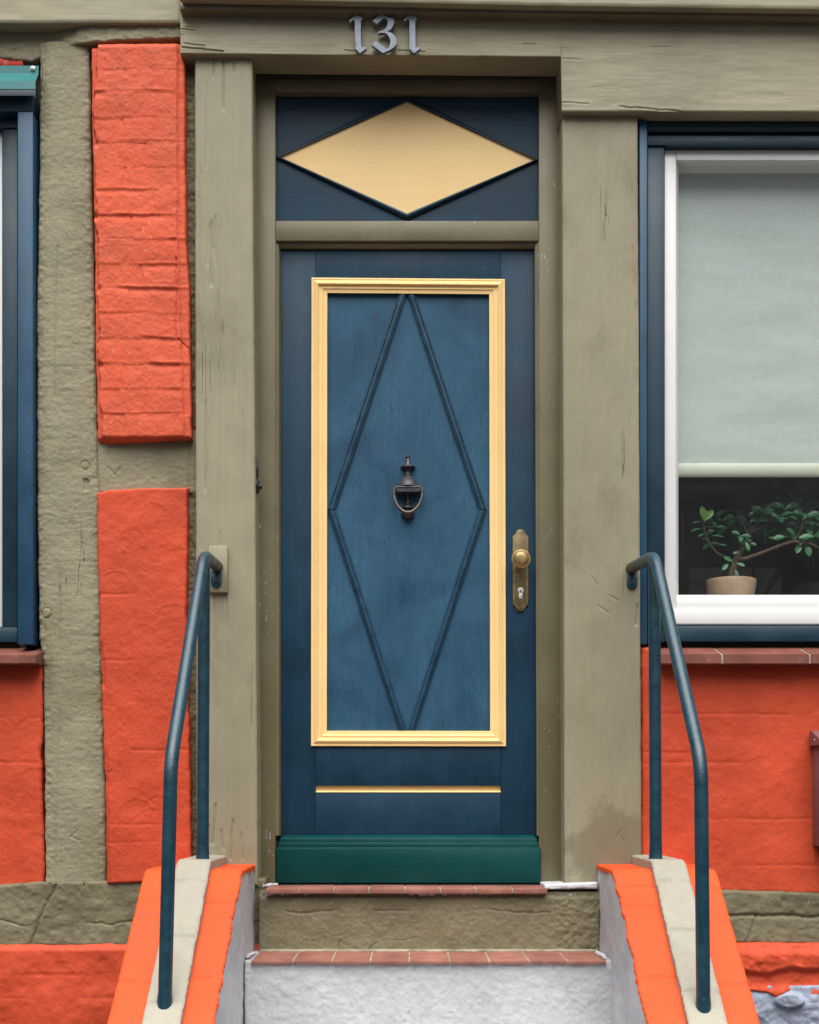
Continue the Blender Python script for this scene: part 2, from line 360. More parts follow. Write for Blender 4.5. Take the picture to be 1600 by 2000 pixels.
def blue_panel():
    t = NT("weathered_blue_panel_paint")
    b = t.map((1, 1, 1))
    n1 = t.noise(b, 3.2, 7, 0.62, 0.5); n2 = t.noise(t.map((22, 22, 3.0)), 1.0, 5, 0.6, 0.3); n3 = t.noise(t.map((160, 160, 9)), 1.0, 3, 0.6)
    c = t.mix(t.rng(n1, 0.28, 0.72), (0.0090, 0.045, 0.090), (0.030, 0.106, 0.178))
    c = t.mix(t.math('MULTIPLY', t.rng(n2, 0.35, 0.75), 0.45), c, (0.024, 0.090, 0.158))
    dk = t.rng(t.noise(t.map((30, 30, 7), (3, 1, 2)), 1.0, 5, 0.6), 0.36, 0.26)
    c = t.mix(t.math('MULTIPLY', dk, 0.6), c, (0.008, 0.034, 0.066))
    c = t.mix(t.rng(n3, 0.3, 0.7), t.mix(1.0, c, (0.92, 0.93, 0.94), 'MULTIPLY'), t.mix(1.0, c, (1.06, 1.06, 1.05), 'MULTIPLY'))
    gt = t.noise(b, 185, 4, 0.7); c = t.mix(t.rng(gt, 0.32, 0.68), t.mix(1.0, c, (0.84,) * 3, 'MULTIPLY'), t.mix(1.0, c, (1.14,) * 3, 'MULTIPLY'))
    sc = t.rng(t.math('ABSOLUTE', t.math('SUBTRACT', t.noise(t.map((45, 45, 14), (9, 2, 1)), 1.0, 3, 0.6, 0.6), 0.5)), 0.0, 0.006, 1, 0)
    sc = t.math('MULTIPLY', sc, t.rng(n1, 0.52, 0.62))
    c = t.mix(t.math('MULTIPLY', sc, 0.5), c, (0.012, 0.04, 0.07))
    h = t.math('MULTIPLY', n3, 0.00022)
    h = t.math('MULTIPLY_ADD', n2, 0.0003, h); h = t.math('MULTIPLY_ADD', sc, -0.0006, h)
    h = t.math('MULTIPLY_ADD', t.noise(b, 24, 4, 0.6), 0.0006, h)
    return t.done(c, t.rng(n1, 0.3, 0.7, 0.50, 0.62), h, 0.25)
M['panel'] = blue_panel()

def tile_mat(name, col, var):
    t = NT(name); b = t.map((1, 1, 1)); x = t.sep()[0]
    n1 = t.noise(b, 14, 6, 0.6)
    c = t.mix(t.rng(n1, 0.3, 0.7), dark(col, 1 - var), dark(col, 1 + var))
    v = t.noise(t.map((8.2, 0.01, 0.01), (1.5, 0, 0)), 1.0, 0, 0.5)
    c = t.mix(t.rng(v, 0.35, 0.65), t.mix(1.0, c, (0.80, 0.76, 0.76), 'MULTIPLY'), c)
    s = t.rng(t.noise(t.map((30, 30, 30), (4, 4, 4)), 1.0, 5, 0.7), 0.60, 0.72)
    c = t.mix(t.math('MULTIPLY', s, 0.45), c, (0.45, 0.33, 0.29))
    dk = t.rng(t.noise(b, 60, 3, 0.6), 0.32, 0.25)
    c = t.mix(t.math('MULTIPLY', dk, 0.6), c, dark(col, 0.3))
    h = t.math('MULTIPLY', t.noise(b, 200, 3, 0.6), 0.0003)
    return t.done(c, 0.5, h, 0.4)
M['tile'] = tile_mat("red_clay_tile", (0.300, 0.125, 0.092), 0.18)
M['brick_sill'] = tile_mat("red_sill_brick", (0.205, 0.070, 0.050), 0.14)
M['joint'] = paint("mossy_tile_joint", (0.36, 0.33, 0.25), 0.2, 30, (0.12, 0.13, 0.05), 0.8, 14, 0.8, 0.2, None, 0, 0, (1, 1), (250, 0.001), (60, 0.001), None)

def rail_mat():
    t = NT("glossy_blue_green_rail_paint"); b = t.map((1, 1, 1))
    n = t.noise(b, 22, 6, 0.65); f = t.noise(b, 260, 3, 0.65)
    c = t.mix(t.rng(n, 0.3, 0.7), (0.004, 0.031, 0.051), (0.008, 0.052, 0.080))
    fl = t.rng(t.noise(b, 190, 2, 0.5), 0.76, 0.80); c = t.mix(t.math('MULTIPLY', fl, 0.6), c, (0.16, 0.28, 0.34))
    h = t.math('MULTIPLY', f, 0.0009); h = t.math('MULTIPLY_ADD', t.noise(b, 60, 4, 0.6), 0.0014, h)
    return t.done(c, t.rng(n, 0.3, 0.7, 0.27, 0.37), h, 0.55, 0.0, 0.12)
M['rail'] = rail_mat()
M['rail_olive'] = paint("olive_overpainted_tube", (0.060, 0.062, 0.042), 0.2, 20, (0.02, 0.035, 0.04), 0.7, 15, 0.4, 0.4, None, 0, 0, (1, 1), (250, 0.0008), (50, 0.001), None)
def metal(name, c1, c2, rough, metal_=0.7, sc=25, bump=0.0003):
    t = NT(name); b = t.map((1, 1, 1)); n = t.noise(b, sc, 6, 0.65, 0.4)
    c = t.mix(t.rng(n, 0.35, 0.68), c1, c2)
    h = t.math('MULTIPLY', t.noise(b, 180, 4, 0.6), bump)
    return t.done(c, t.rng(n, 0.3, 0.7, rough - 0.06, rough + 0.1), h, 0.5, metal_)
M['iron'] = metal("dark_bronze_iron", (0.032, 0.031, 0.036), (0.082, 0.076, 0.088), 0.42, 0.35)
M['pewter'] = metal("blue_grey_pewter", (0.150, 0.172, 0.212), (0.270, 0.315, 0.365), 0.45, 0.3, 20)
M['brass'] = metal("aged_brass_plate", (0.120, 0.092, 0.044), (0.215, 0.160, 0.070), 0.38, 0.55, 30)
M['knob'] = metal("polished_brass_knob", (0.27, 0.185, 0.078), (0.40, 0.28, 0.125), 0.36, 0.6, 30, 0.0001)
M['bright'] = metal("bright_brass_line", (0.55, 0.44, 0.20), (0.62, 0.52, 0.27), 0.3, 0.6)
M['steel'] = metal("steel_cylinder", (0.50, 0.50, 0.50), (0.62, 0.62, 0.62), 0.35, 0.4)
M['black'] = metal("black_slot", (0.008, 0.008, 0.01), (0.01, 0.01, 0.012), 0.6, 0.0)

def glass_mat():
    t = NT("window_glass"); n = t.n
    out = n["Material Output"]; n.remove(t.b)
    tr = t.new("ShaderNodeBsdfTransparent"); tr.inputs[0].default_value = (0.93, 0.95, 0.94, 1)
    gl = t.new("ShaderNodeBsdfGlossy"); gl.inputs["Roughness"].default_value = 0.02
    df = t.new("ShaderNodeBsdfDiffuse"); df.inputs[0].default_value = (0.6, 0.6, 0.6, 1)
    fr = t.new("ShaderNodeLayerWeight"); fr.inputs["Blend"].default_value = 0.5
    sch = t.math('MULTIPLY_ADD', t.math('POWER', fr.outputs["Facing"], 5.0), 0.955, 0.045)
    mx = t.new("ShaderNodeMixShader"); t.l.new(sch, mx.inputs[0]); t.l.new(tr.outputs[0], mx.inputs[1]); t.l.new(gl.outputs[0], mx.inputs[2])
    dust = t.rng(t.noise(t.map((1, 1, 1)), 170, 3, 0.6), 0.72, 0.80, 0.0, 0.45)
    film = t.rng(t.noise(t.map((5, 5, 5)), 1.0, 5, 0.6), 0.3, 0.8, 0.002, 0.014)
    m2 = t.new("ShaderNodeMixShader"); t.put(m2.inputs[0], t.math('MAXIMUM', dust, film)); t.l.new(mx.outputs[0], m2.inputs[1]); t.l.new(df.outputs[0], m2.inputs[2])
    t.l.new(m2.outputs[0], out.inputs[0]); return t.m
M['glass'] = glass_mat()
def blind_mat():
    t = NT("pale_green_blind_fabric")
    wv = t.noise(t.map((900, 900, 25)), 1.0, 2, 0.5); wh = t.noise(t.map((25, 900, 900), (3, 1, 1)), 1.0, 2, 0.5)
    n = t.noise(t.map((1.2, 1, 9)), 1.0, 5, 0.6)
    f = t.math('ADD', t.math('MULTIPLY', wv, 0.5), t.math('MULTIPLY', wh, 0.5))
    c = t.mix(t.rng(f, 0.35, 0.65), (0.475, 0.53, 0.51), (0.57, 0.622, 0.60))
    c = t.mix(t.rng(n, 0.35, 0.7), t.mix(1.0, c, (0.9, 0.92, 0.9), 'MULTIPLY'), c)
    h = t.math('MULTIPLY', f, 0.0004); h = t.math('MULTIPLY_ADD', n, 0.0008, h)
    return t.done(c, 0.85, h, 0.1)
M['blind'] = blind_mat()
M['blindbar'] = paint("pale_green_blind_bar", (0.56, 0.60, 0.50), 0.04, 6, (0.50, 0.51, 0.38), 0.4, 6, 0.6, 0.3, fine=(200, 0.0002), med=(30, 0.0004))
def leaf_mat(name, a, b):
    t = NT(name); n = t.noise(t.map((1, 1, 1)), 30, 4, 0.6)
    c = t.mix(t.rng(n, 0.35, 0.65), a, b)
    return t.done(c, 0.33, t.math('MULTIPLY', t.noise(t.map((1, 1, 1)), 120, 2, 0.5), 0.0004), 0.5)
M['leaf'] = leaf_mat("ficus_leaf", (0.020, 0.105, 0.042), (0.040, 0.170, 0.060))
M['leaf_new'] = leaf_mat("young_ficus_leaf", (0.10, 0.24, 0.04), (0.16, 0.32, 0.07))
M['leaf_dim'] = leaf_mat("dark_houseplant_leaf", (0.03, 0.07, 0.03), (0.07, 0.12, 0.05))
M['bark'] = paint("ficus_bark", (0.105, 0.075, 0.052), 0.3, 40, (0.05, 0.038, 0.03), 0.6, 20, 0.75, 0.2, fine=(220, 0.001), med=(60, 0.002))
M['terra'] = paint("pale_terracotta", (0.40, 0.275, 0.185), 0.16, 14, (0.42, 0.21, 0.13), 0.6, 12, 0.75, 0.2, fine=(200, 0.0003), med=(30, 0.0006))
M['soil'] = paint("potting_soil", (0.03, 0.02, 0.013), 0.3, 30, None, rough=0.9, fine=(200, 0.003), med=(40, 0.004))
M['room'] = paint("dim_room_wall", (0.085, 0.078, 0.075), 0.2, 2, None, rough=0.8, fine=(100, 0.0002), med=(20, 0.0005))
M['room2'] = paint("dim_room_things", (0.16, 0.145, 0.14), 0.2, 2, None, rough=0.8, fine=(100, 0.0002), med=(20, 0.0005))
M['reflection'] = paint("grey_reflection_stand_in", (0.30, 0.275, 0.26), 0.25, 6, rough=.7, fine=(100, .0003), med=(20, .001))  # grey for the added boxes that imitate murky reflections in the pane
def ground_mat():
    t = NT("street_paving"); b = t.map((1, 1, 1))
    v = t.new("ShaderNodeTexVoronoi"); v.feature = 'DISTANCE_TO_EDGE'; v.inputs["Scale"].default_value = 8; t.l.new(b, v.inputs["Vector"])
    j = t.rng(v.outputs["Distance"], 0.0, 0.06)
    c = t.mix(t.rng(t.noise(b, 5, 5, 0.6), 0.3, 0.7), (0.030, 0.029, 0.028), (0.055, 0.053, 0.050))
    c = t.mix(j, (0.015, 0.014, 0.013), c)
    return t.done(c, 0.9, t.math('MULTIPLY', j, 0.01), 0.1)
M['ground'] = ground_mat()

GZ = -1.30
# ------------------------------------------------------------------ setting: the street
g = mk("street", [(-60, -60, GZ), (60, -60, GZ), (60, 60, GZ), (-60, 60, GZ)], [(0, 1, 2, 3)], M['ground'], None, False)
g["kind"] = "structure"

# ------------------------------------------------------------------ the house
house = thing("half_timbered_house", "orange and olive half-timbered house front with a dark blue door and blue-framed windows", "house", (0, 0, GZ))

# masonry behind everything, with the three openings left free
w = MB()
def wb(x0, y0, x1, y1, df=0.045, db=-0.30):
    a, b = P(x0, y0, 0), P(x1, y1, 0)
    w.bm(wbox((a.x, -df, b.z), (b.x, -db, a.z)))
wb(-900, -900, 2500, 165, 0.045); wb(78, 165, 500, 2360, 0.044); wb(1094, 165, 1246, 2360, 0.044)
wb(-900, 1256, 78, 2360, 0.043); wb(1246, 1254, 2500, 2360, 0.043); wb(500, 1726, 1094, 2360, 0.042)
wb(-900, 165, -640, 1256, 0.043); wb(2120, 165, 2500, 1254, 0.043)
w.build("masonry_wall", M['dark'], house, smooth=False, sharp=None)

# --- upright rough post beside the left window
PL = [(60, 72), (130, 76), (300, 74), (640, 69), (1000, 70), (1250, 74), (1300, 82), (1560, 85), (1740, 86)]
PR = [(60, 172), (300, 176), (480, 180), (700, 184), (860, 189), (960, 192), (1160, 195), (1300, 197), (1560, 204), (1740, 207)]
def h_post(px, py):
    x, z = px / S, py / S
    l = np.interp(py, [p[0] for p in PL], [p[1] for p in PL]); r = np.interp(py, [p[0] for p in PR], [p[1] for p in PR])
    u = (px - l) / (r - l)
    h = 0.0035 * fbm(x, z, 7, 4, 3) + 0.0009 * fbm(x, z * 2.2, 45, 3, 5) + 0.0006 * fbm(x, z, 130, 2, 9)
    rough_l = np.exp(-(u / 0.16) ** 2); rough_r = np.exp(-((1 - u) / 0.13) ** 2)
    h = h - 0.010 * rough_l - 0.006 * rough_r + (rough_l + rough_r) * 0.0035 * fbm(x, z, 70, 3, 15)
    adze = np.abs(vn(x * 2, z * 55 + 0.6 * fbm(x, z, 9, 2, 1), 21) - 0.5) * 2
    h = h - 0.0009 * (1 - adze) * sstep(0.3, 0.6, vn(x * 6, z * 3, 31))
    c1 = np.exp(-((px - (112 + 6 * np.sin(py / 160))) / 1.5) ** 2) * sstep(0.45, 0.6, vn(z * 5, x * 0, 44)) * (py > 480)
    h = h - 0.004 * c1
    h = h - 0.0035 * np.exp(-((np.hypot(px - 90, py - 1197) - 9.5) / 1.6) ** 2) + 0.003 * (np.hypot(px - 90, py - 1197) < 9)
    h = h - 0.003 * np.exp(-((np.hypot(px - 166, py - 909) - 8.5) / 1.5) ** 2)
    h = h - 0.006 * ((abs(px - 168) < 6) & (abs(py - 946) < 11))
    # carved arrow-like carpenter's mark
    for (ax, ay, bx, by) in ((138, 1634, 156, 1642), (138, 1634, 152, 1622)):
        t = np.clip(((px - ax) * (bx - ax) + (py - ay) * (by - ay)) / ((bx - ax) ** 2 + (by - ay) ** 2), 0, 1)
        h = h - 0.003 * np.exp(-(np.hypot(px - ax - t * (bx - ax), py - ay - t * (by - ay)) / 1.4) ** 2)
    return h
relief("timber_post", PL, PR, 78, [(70, 1730), (140, 1736), (210, 1727)], 0.108, 0.03, M['olive_rough'], house, h_post, 0.003, 0.010, 0.012, 1.5, 2, "rough weathered olive post beside the left window")
# --- recessed rough timber under the left beam
relief("timber_rail", -900, 372, 50, [(-900, 118), (0, 112), (60, 118), (120, 96), (352, 86), (372, 86)], 0.092, 0.03, M['olive_rough'], house,
       lambda px, py: 0.034 * sstep(95, 182, px) + 0.004 * fbm(px / S, py / S, 10, 4, 8) + 0.003 * fbm(px / S, py / S, 60, 3, 18), 0.0035, 0.004, 0.006, 1.5, 6)
relief("brick_patch", -640, 45, 107, 128, 0.086, 0.03, paint("worn_red_brick", (0.62, 0.075, 0.04), 0.2, 30, (0.75, 0.62, 0.58), 0.8, 26, 0.7, 0.2, fine=(220, 0.001), med=(60, 0.003)), house,
       lambda px, py: 0.002 * fbm(px / S, py / S, 70, 3, 2), 0.004, 0.003, 0.004, 1.0, 3)
# --- planed beam over the left bay
relief("timber_beam", -900, 352, -260, [(-900, 46), (352, 43)], 0.145, 0.03, M['olive_h'], house,
       lambda px, py: 0.0012 * fbm(px / S * 0.3, py / S, 30, 3, 5) + 0.0008 * fbm(px / S, py / S, 8, 2, 5), 0.0055, 0.004, 0.005, 0.4, 4)
# --- lintel: one board, deeper past the door
def lint_bot(px): return np.where(np.asarray(px) < 1096.5, 104.5 + (np.asarray(px) - 352) * 0.0085, 217 + (np.asarray(px) - 1097) * 0.002)
def h_lint(px, py):
    x, z = px / S, py / S
    h = 0.0010 * fbm(x * 0.25, z, 38, 3, 7) + 0.0010 * fbm(x, z, 6, 3, 2)
    for (ax, ay, bx, by, w_, dp) in ((356, 93, 436, 100, 1.6, .006), (360, 85, 400, 90, 1.1, .004), (352, 57, 380, 59, 1.2, .004), (362, 53, 388, 54, .9, .003), (1210, 208, 1330, 217, 1.3, .006), (1098, 200, 1150, 203, 1.2, .004),
                                     (673, 98, 700, 100, 1.2, .004), (778, 98, 830, 100, 1.2, .004), (1098, 115, 1135, 117, 1, .003), (1275, 91, 1310, 92, 1, .0025), (1022, 85, 1046, 86, 1, .003), (352, 68, 360, 68.5, 1, .003)):
        t = np.clip(((px - ax) * (bx - ax) + (py - ay) * (by - ay)) / ((bx - ax) ** 2 + (by - ay) ** 2), 0, 1)
        wob = 1.2 * fbm(px / S, py * 0, 40, 2, 3)
        dd = np.hypot(px - ax - t * (bx - ax), py + wob - ay - t * (by - ay))
        h = h - dp * 0.7 * np.exp(-(dd / (w_ * .8)) ** 2) + dp * 0.12 * np.exp(-((dd - 3.2) / 1.6) ** 2)
    return h
relief("lintel_beam", 352, 2500, [(352, 14), (1600, 30), (2500, 41)], lint_bot, 0.155, 0.03, M['olive_h'], house, h_lint, 0.003, 0.003, 0.004, 0.3, 11)
# --- drip moulding and the beam above it
m = MB(); m.bm(prism([(351, 3.5), (900, 10), (1600, 21), (2500, 35), (2500, 48.5), (1600, 34.5), (900, 24.5), (351, 18)], 0.192, 0.03, 0.0022))
m.build("drip_moulding", M['olive_frame'], house)
relief("upper_beam", 353, 2500, -260, [(353, -5), (700, 1.5), (1040, 9), (1600, 16.5), (2500, 30)], 0.222, 0.03, M['olive_h'], house, lambda px, py: 0.001 * fbm(px / S * .3, py / S, 30, 3, 1), 0.006, 0.003, 0.004, 0.5, 14)
relief("upper_wall", -900, 2500, -900, -262, 0.15, 0.03, M['orange'], house, lambda px, py: 0.003 * fbm(px / S, py / S, 12, 4, 1), 0.02, 0.003, 0.02, 0, 14)

# --- orange brick infill, upper
courses = [100, 138, 181, 232, 278, 325, 371, 420, 467, 517, 564, 613, 662, 712, 760, 809, 862]
OL = [(80, 175), (300, 178), (480, 182), (650, 184), (780, 186), (862, 188)]
OR = [(80, 352), (115, 359), (300, 360), (480, 362), (560, 368), (700, 370), (862, 372)]
IL = [(80, 190), (180, 184), (300, 184), (360, 188), (430, 186), (470, 190), (600, 190), (700, 193), (780, 195), (862, 202)]
IR = [(80, 344), (300, 343), (480, 344), (560, 347), (700, 352), (862, 356)]
def h_brick(px, py):
    x, z = px / S, py / S
    il = np.interp(py, [p[0] for p in IL], [p[1] for p in IL]) + 6 * fbm(z, z * 0, 20, 4, 2); ir = np.interp(py, [p[0] for p in IR], [p[1] for p in IR]) + 2 * fbm(z, z * 0, 24, 3, 5)
    h = 0.0034 * fbm(x, z, 9, 4, 12) + 0.0011 * fbm(x, z, 40, 3, 13) + 0.0006 * fbm(x, z, 130, 2, 14)
    inside = sstep(-2.5, 1.5, px - il)
    h = h - 0.020 * (1 - inside)
    h = h - 0.007 * sstep(0, 7, px - ir)
    wob = 4.0 * fbm(x, z * 0.4, 7, 3, 3) + 1.0 * fbm(x, z, 50, 2, 6)
    for i, jy in enumerate(courses):
        amp = 0.12 + 0.62 * sstep(0.30, 0.70, vn(x * 9 + i * 7.7, z * 0 + i * 3.1, 77)) * (0.55 + 0.9 * ((i * 0.37) % 1))
        if i in (0, 1, 3, 5): amp = amp * 0.35
        dy = py + wob - jy
        g = np.exp(-(dy / np.where(dy < 0, 3.2, 7.0)) ** 2)
        h = h - 0.0044 * amp * g * inside * (1 - 0.85 * sstep(-3, 3, px - ir)) + 0.0016 * amp * np.exp(-((dy + 5.5) / 2.5) ** 2)
        vx = (246, 300, 262, 243, 280)[i % 5] + 5 * math.sin(i * 3.3)
        sel = (py > jy) & (py < jy + 48)
        h = h - 0.0022 * (0.2 + vn(x * 0 + i, z * 20, 5)) * np.exp(-((px - vx + 4 * fbm(x * 0 + i, z, 20, 2, 4)) / 2.6) ** 2) * sel
        hid = hashn(np.floor((px > vx).astype(float)), np.floor(px * 0 + i), 991) - 0.5
        h = h + inside * sel * (0.0018 * hid + 0.00002 * (py - jy - 24) * (0.4 - hid))
        if i > 3 and i % 3 == 1:  # spalled corner at a bed joint
            h = h - 0.010 * np.exp(-(np.hypot(px - il - 3, (py - jy) * 0.8) / 5.0) ** 2)
    # old crack near the right edge
    cx = 344 + 2.2 * fbm(z, z * 0, 30, 3, 9) + np.where(py > 660, (py - 660) * 1.2, 0)
    h = h - 0.007 * np.exp(-((px - cx) / 1.1) ** 2) * ((py > 502) & (py < 680))
    h = h - 0.022 * sstep(848, 862, py + 3 * fbm(x, z, 14, 3, 19)) ** 2
    h = h - 0.008 * sstep(92, 80, py)
    return h
relief("brick_infill", OL, OR, [(175, 83), (352, 79)], [(180, 862), (372, 853)], 0.140, 0.03, M['orange'], house, h_brick, 0.0028, 0.006, 0.006, 1.6, 21, "tall upper brick infill painted orange")
# --- short cross timber, with a carved V
def h_cross(px, py):
    x, z = px / S, py / S
    h = 0.003 * fbm(x, z, 12, 4, 2) + 0.0012 * fbm(x, z * 2, 60, 3, 4)
    for (ax, ay, bx, by) in ((211, 912, 224, 927), (224, 927, 236, 913)):
        t = np.clip(((px - ax) * (bx - ax) + (py - ay) * (by - ay)) / ((bx - ax) ** 2 + (by - ay) ** 2), 0, 1)
        h = h - 0.0035 * np.exp(-(np.hypot(px - ax - t * (bx - ax), py - ay - t * (by - ay)) / 1.3) ** 2)
    return h - 0.005 * np.exp(-((px - 192) / 4) ** 2) - 0.005 * sstep(362, 372, px)
relief("cross_timber", 186, 384, 840, 962, 0.098, 0.03, M['olive_rough'], house, h_cross, 0.0032, 0.003, 0.005, 1, 5)
# --- rough mortar line between infill and door post
relief("mortar_strip", [(104, 356), (480, 360), (700, 366), (860, 368), (1730, 360)], 390, 104, 1735, 0.088, 0.03, M['olive_plaster'], house,
       lambda px, py: 0.006 * fbm(px / S, py / S, 34, 4, 41) + 0.004 * fbm(px / S, py / S, 90, 3, 6), 0.0034, 0.002, 0.004, 1.5, 5)
# --- orange plaster infill, lower
def plaster(seed, amp=1.0, courses_=None):
    def f(px, py):
        x, z = px / S, py / S
        h = amp * (0.0046 * fbm(x, z, 6, 4, seed) + 0.0011 * fbm(x, z, 30, 3, seed + 3) + 0.0005 * fbm(x, z, 130, 2, seed + 8))
        # trowel arcs
        for i in range(9):
            r = random.Random(seed * 31 + i)
            cx_, cy_, rr = r.uniform(px.min(), px.max()), r.uniform(py.min(), py.max()), r.uniform(14, 46)
            dd = np.hypot(px - cx_, (py - cy_) * 1.25)
            ang = sstep(0, 10, cy_ - py)
            h = h + 0.0006 * amp * np.tanh((dd - rr) / 1.5) * np.exp(-((dd - rr) / 6) ** 2) * ang
        if courses_:
            for i, jy in enumerate(courses_):
                w_ = 2.5 * fbm(x, z * .3, 10, 3, seed + i)
                h = h - 0.0016 * sstep(0.4, 0.75, vn(x * 6 + i, x * 0 + i * 2.7, seed)) * np.exp(-((py + w_ - jy) / 3.0) ** 2)
        return h
    return f
def h_low(px, py):
    h = plaster(51, 1.0, [1075, 1160, 1290, 1375, 1465, 1610, 1645])(px, py)
    z = py / S
    el = np.interp(py, [960, 1160, 1300, 1480, 1725], [200, 198, 203, 211, 213])
    return h - 0.006 * sstep(3, -2, px - el + 3 * fbm(z, z * 0, 20, 3, 1)) * sstep(0.35, 0.5, vn(z * 6, z * 0, 2))
relief("plaster_infill", [(950, 189), (1040, 190), (1160, 193), (1300, 196), (1480, 203), (1740, 208)], [(950, 366), (1160, 364), (1330, 365), (1480, 370), (1740, 373)],
       [(188, 962), (215, 955), (366, 951)], [(190, 1727), (380, 1722)], 0.128, 0.03, M['orange_low'], house, h_low, 0.0032, 0.008, 0.008, 2.0, 25, "tall lower infill of orange-painted plaster left of the door")
relief("plaster_infill", -900, [(1290, 82), (1430, 82), (1470, 79), (1560, 81), (1740, 86)], 1292, [(-900, 1740), (0, 1733), (90, 1729)], 0.100, 0.03, M['orange_low'], house,
       plaster(61, 1.1, [1400, 1490, 1590]), 0.004, 0.008, 0.010, 2.2, 29, "orange plaster under the left window")
# --- sill plate and plinth, left
relief("sill_plate", -900, 520, [(-900, 1735), (0, 1728), (90, 1722), (520, 1716)], [(-900, 1856), (0, 1849), (520, 1846)], 0.116, 0.03, M['olive_plaster'], house,
       lambda px, py: 0.006 * fbm(px / S, py / S, 8, 4, 71) + 0.003 * fbm(px / S, py / S, 40, 3, 72)
       - 0.007 * np.exp(-((px - (110 - (py - 1730) * 0.45) + 6 * fbm(py / S, py * 0, 22, 3, 4)) / 2.6) ** 2) - 0.004 * np.exp(-((py - (1800 + 14 * fbm(px / S, px * 0, 12, 3, 6))) / 2) ** 2) * sstep(.4, .6, vn(px / S * 8, px * 0, 4)),
       0.0034, 0.010, 0.010, 2.0, 31, "cracked olive plate at the foot of the wall, left of the steps")
def h_plinth(seed, ribs):
    f = plaster(seed, 1.3, ribs)
    return lambda px, py: f(px, py) + 0.006 * fbm(px / S, py / S, 12, 3, seed + 4) - 0.012 * sstep(1858, 1846, py)
relief("plinth", -900, 520, [(-900, 1850), (0, 1845), (520, 1842)], 2345, 0.134, 0.03, M['orange_low'], house, h_plinth(81, [1905, 1950, 2000]), 0.0045, 0.012, 0.012, 2.5, 33, "orange plinth left of the steps")

# --- door posts
def h_dpost(seed, cr):
    def f(px, py):
        x, z = px / S, py / S
        h = 0.0014 * fbm(x, z * 0.12, 34, 3, seed) + 0.0012 * fbm(x, z, 5, 3, seed + 4)
        for (ax, ay, bx, by, w_, dp) in cr:
            t = np.clip(((px - ax) * (bx - ax) + (py - ay) * (by - ay)) / ((bx - ax) ** 2 + (by - ay) ** 2), 0, 1)
            wob = 1.3 * fbm(z, z * 0, 18, 3, seed + int(ax)) 
            dd = np.hypot(px + wob - ax - t * (bx - ax), py - ay - t * (by - ay))
            h = h - dp * np.exp(-(dd / w_) ** 2) * sstep(0, 0.12, np.minimum(t, 1 - t) + 0.05)
        return h
    return f
cracks_l = [(417, 113, 416, 150, 1, .005), (437, 113, 437, 215, 1.2, .006), (457, 113, 457, 142, 1, .004), (404, 160, 402, 330, .9, .003), (391, 320, 389, 640, 1, .004), (413, 430, 411, 560, 1.3, .005), (408, 440, 405, 520, 1.1, .004), (421, 420, 421, 520, 1, .004), (429, 440, 428, 700, .9, .003), (416, 480, 415, 560, 1, .004),
            (402, 780, 401, 960, 1.2, .005), (397, 1150, 399, 1330, 1, .004), (420, 1160, 420, 1290, 1, .004), (441, 1150, 443, 1230, .9, .004), (430, 1040, 430, 1066, .9, .004), (423, 1180, 421, 1440, .8, .003), (421, 1570, 416, 1650, 1.6, .007), (455, 1600, 451, 1680, 1.6, .007), (433, 1620, 436, 1660, 1.2, .006), (470, 1625, 474, 1680, 1.2, .005), (408, 1610, 410, 1650, 1.3, .006)]
relief("door_post", [(104, 380), (900, 382), (1700, 384)], [(104, 493), (500, 495), (1000, 499), (1700, 503)], 104, 1730, 0.132, -0.06, M['olive_v'], house, h_dpost(3, cracks_l), 0.0034, 0.006, 0.007, 0.5, 41, "planed olive post left of the door, split by long cracks")
cracks_r = [(1236, 480, 1240, 620, 1, .004), (1243, 590, 1246, 760, 1, .004), (1105, 400, 1103, 700, 1, .003), (1208, 930, 1212, 1040, .7, .0018), (1156, 1125, 1166, 1142, 1.2, .0025), (1192, 1163, 1208, 1174, 1.2, .0025), (1168, 1183, 1190, 1198, 1.2, .0025), (1220, 1100, 1221, 1180, 1, .003), (1246, 1180, 1243, 1222, 1.6, .006), (1110, 1560, 1109, 1640, .9, .003), (1205, 1636, 1215, 1620, 1.1, .003), (1219, 1645, 1213, 1632, 1.1, .003)]
relief("door_post", [(210, 1098), (1730, 1103)], [(210, 1246), (1000, 1250), (1740, 1254)], 210, 1740, 0.127, -0.06, M['olive_v2'], house, h_dpost(9, cracks_r), 0.0034, 0.005, 0.006, 0.4, 43, "broad smooth olive post between door and right window")
# inner return of the door post above the broad post (behind the lintel)
m = MB(); m.bm(box(1098, 90, 1240, 215, 0.124, -0.06, 0.002)); m.build("post_head", M['olive_v2'], house)

# --- door frame
fr = MB()
fr.bm(box(498, 140, 538, 1729, 0.030, -0.06, 0.0018)); fr.bm(box(1053, 140, 1098, 1729, 0.030, -0.06, 0.0018))
fr.bm(box(500, 140, 1096, 180, 0.0285, -0.06, 0.0018)); fr.bm(box(538.4, 431, 1052.6, 470, 0.031, -0.06, 0.0018))
def wedge(pts4):  # quad strip from four (px,py,d) corners with a back
    b = bmesh.new(); fv = [b.verts.new(P(*p)) for p in pts4]; bv = [b.verts.new(Vector((v.co.x, 0.05, v.co.z))) for v in fv]
    b.faces.new(fv); b.faces.new(bv[::-1])
    for i in range(4): b.faces.new((fv[i], bv[i], bv[(i + 1) % 4], fv[(i + 1) % 4]))
    bmesh.ops.recalc_face_normals(b, faces=b.faces); return b
fr.bm(wedge([(538.2, 470, .027), (545, 478, .021), (545, 1632, .021), (538.2, 1632, .027)])); fr.bm(wedge([(545.1, 478, .020), (548.5, 484, .006), (548.5, 1632, .006), (545.1, 1632, .020)]))
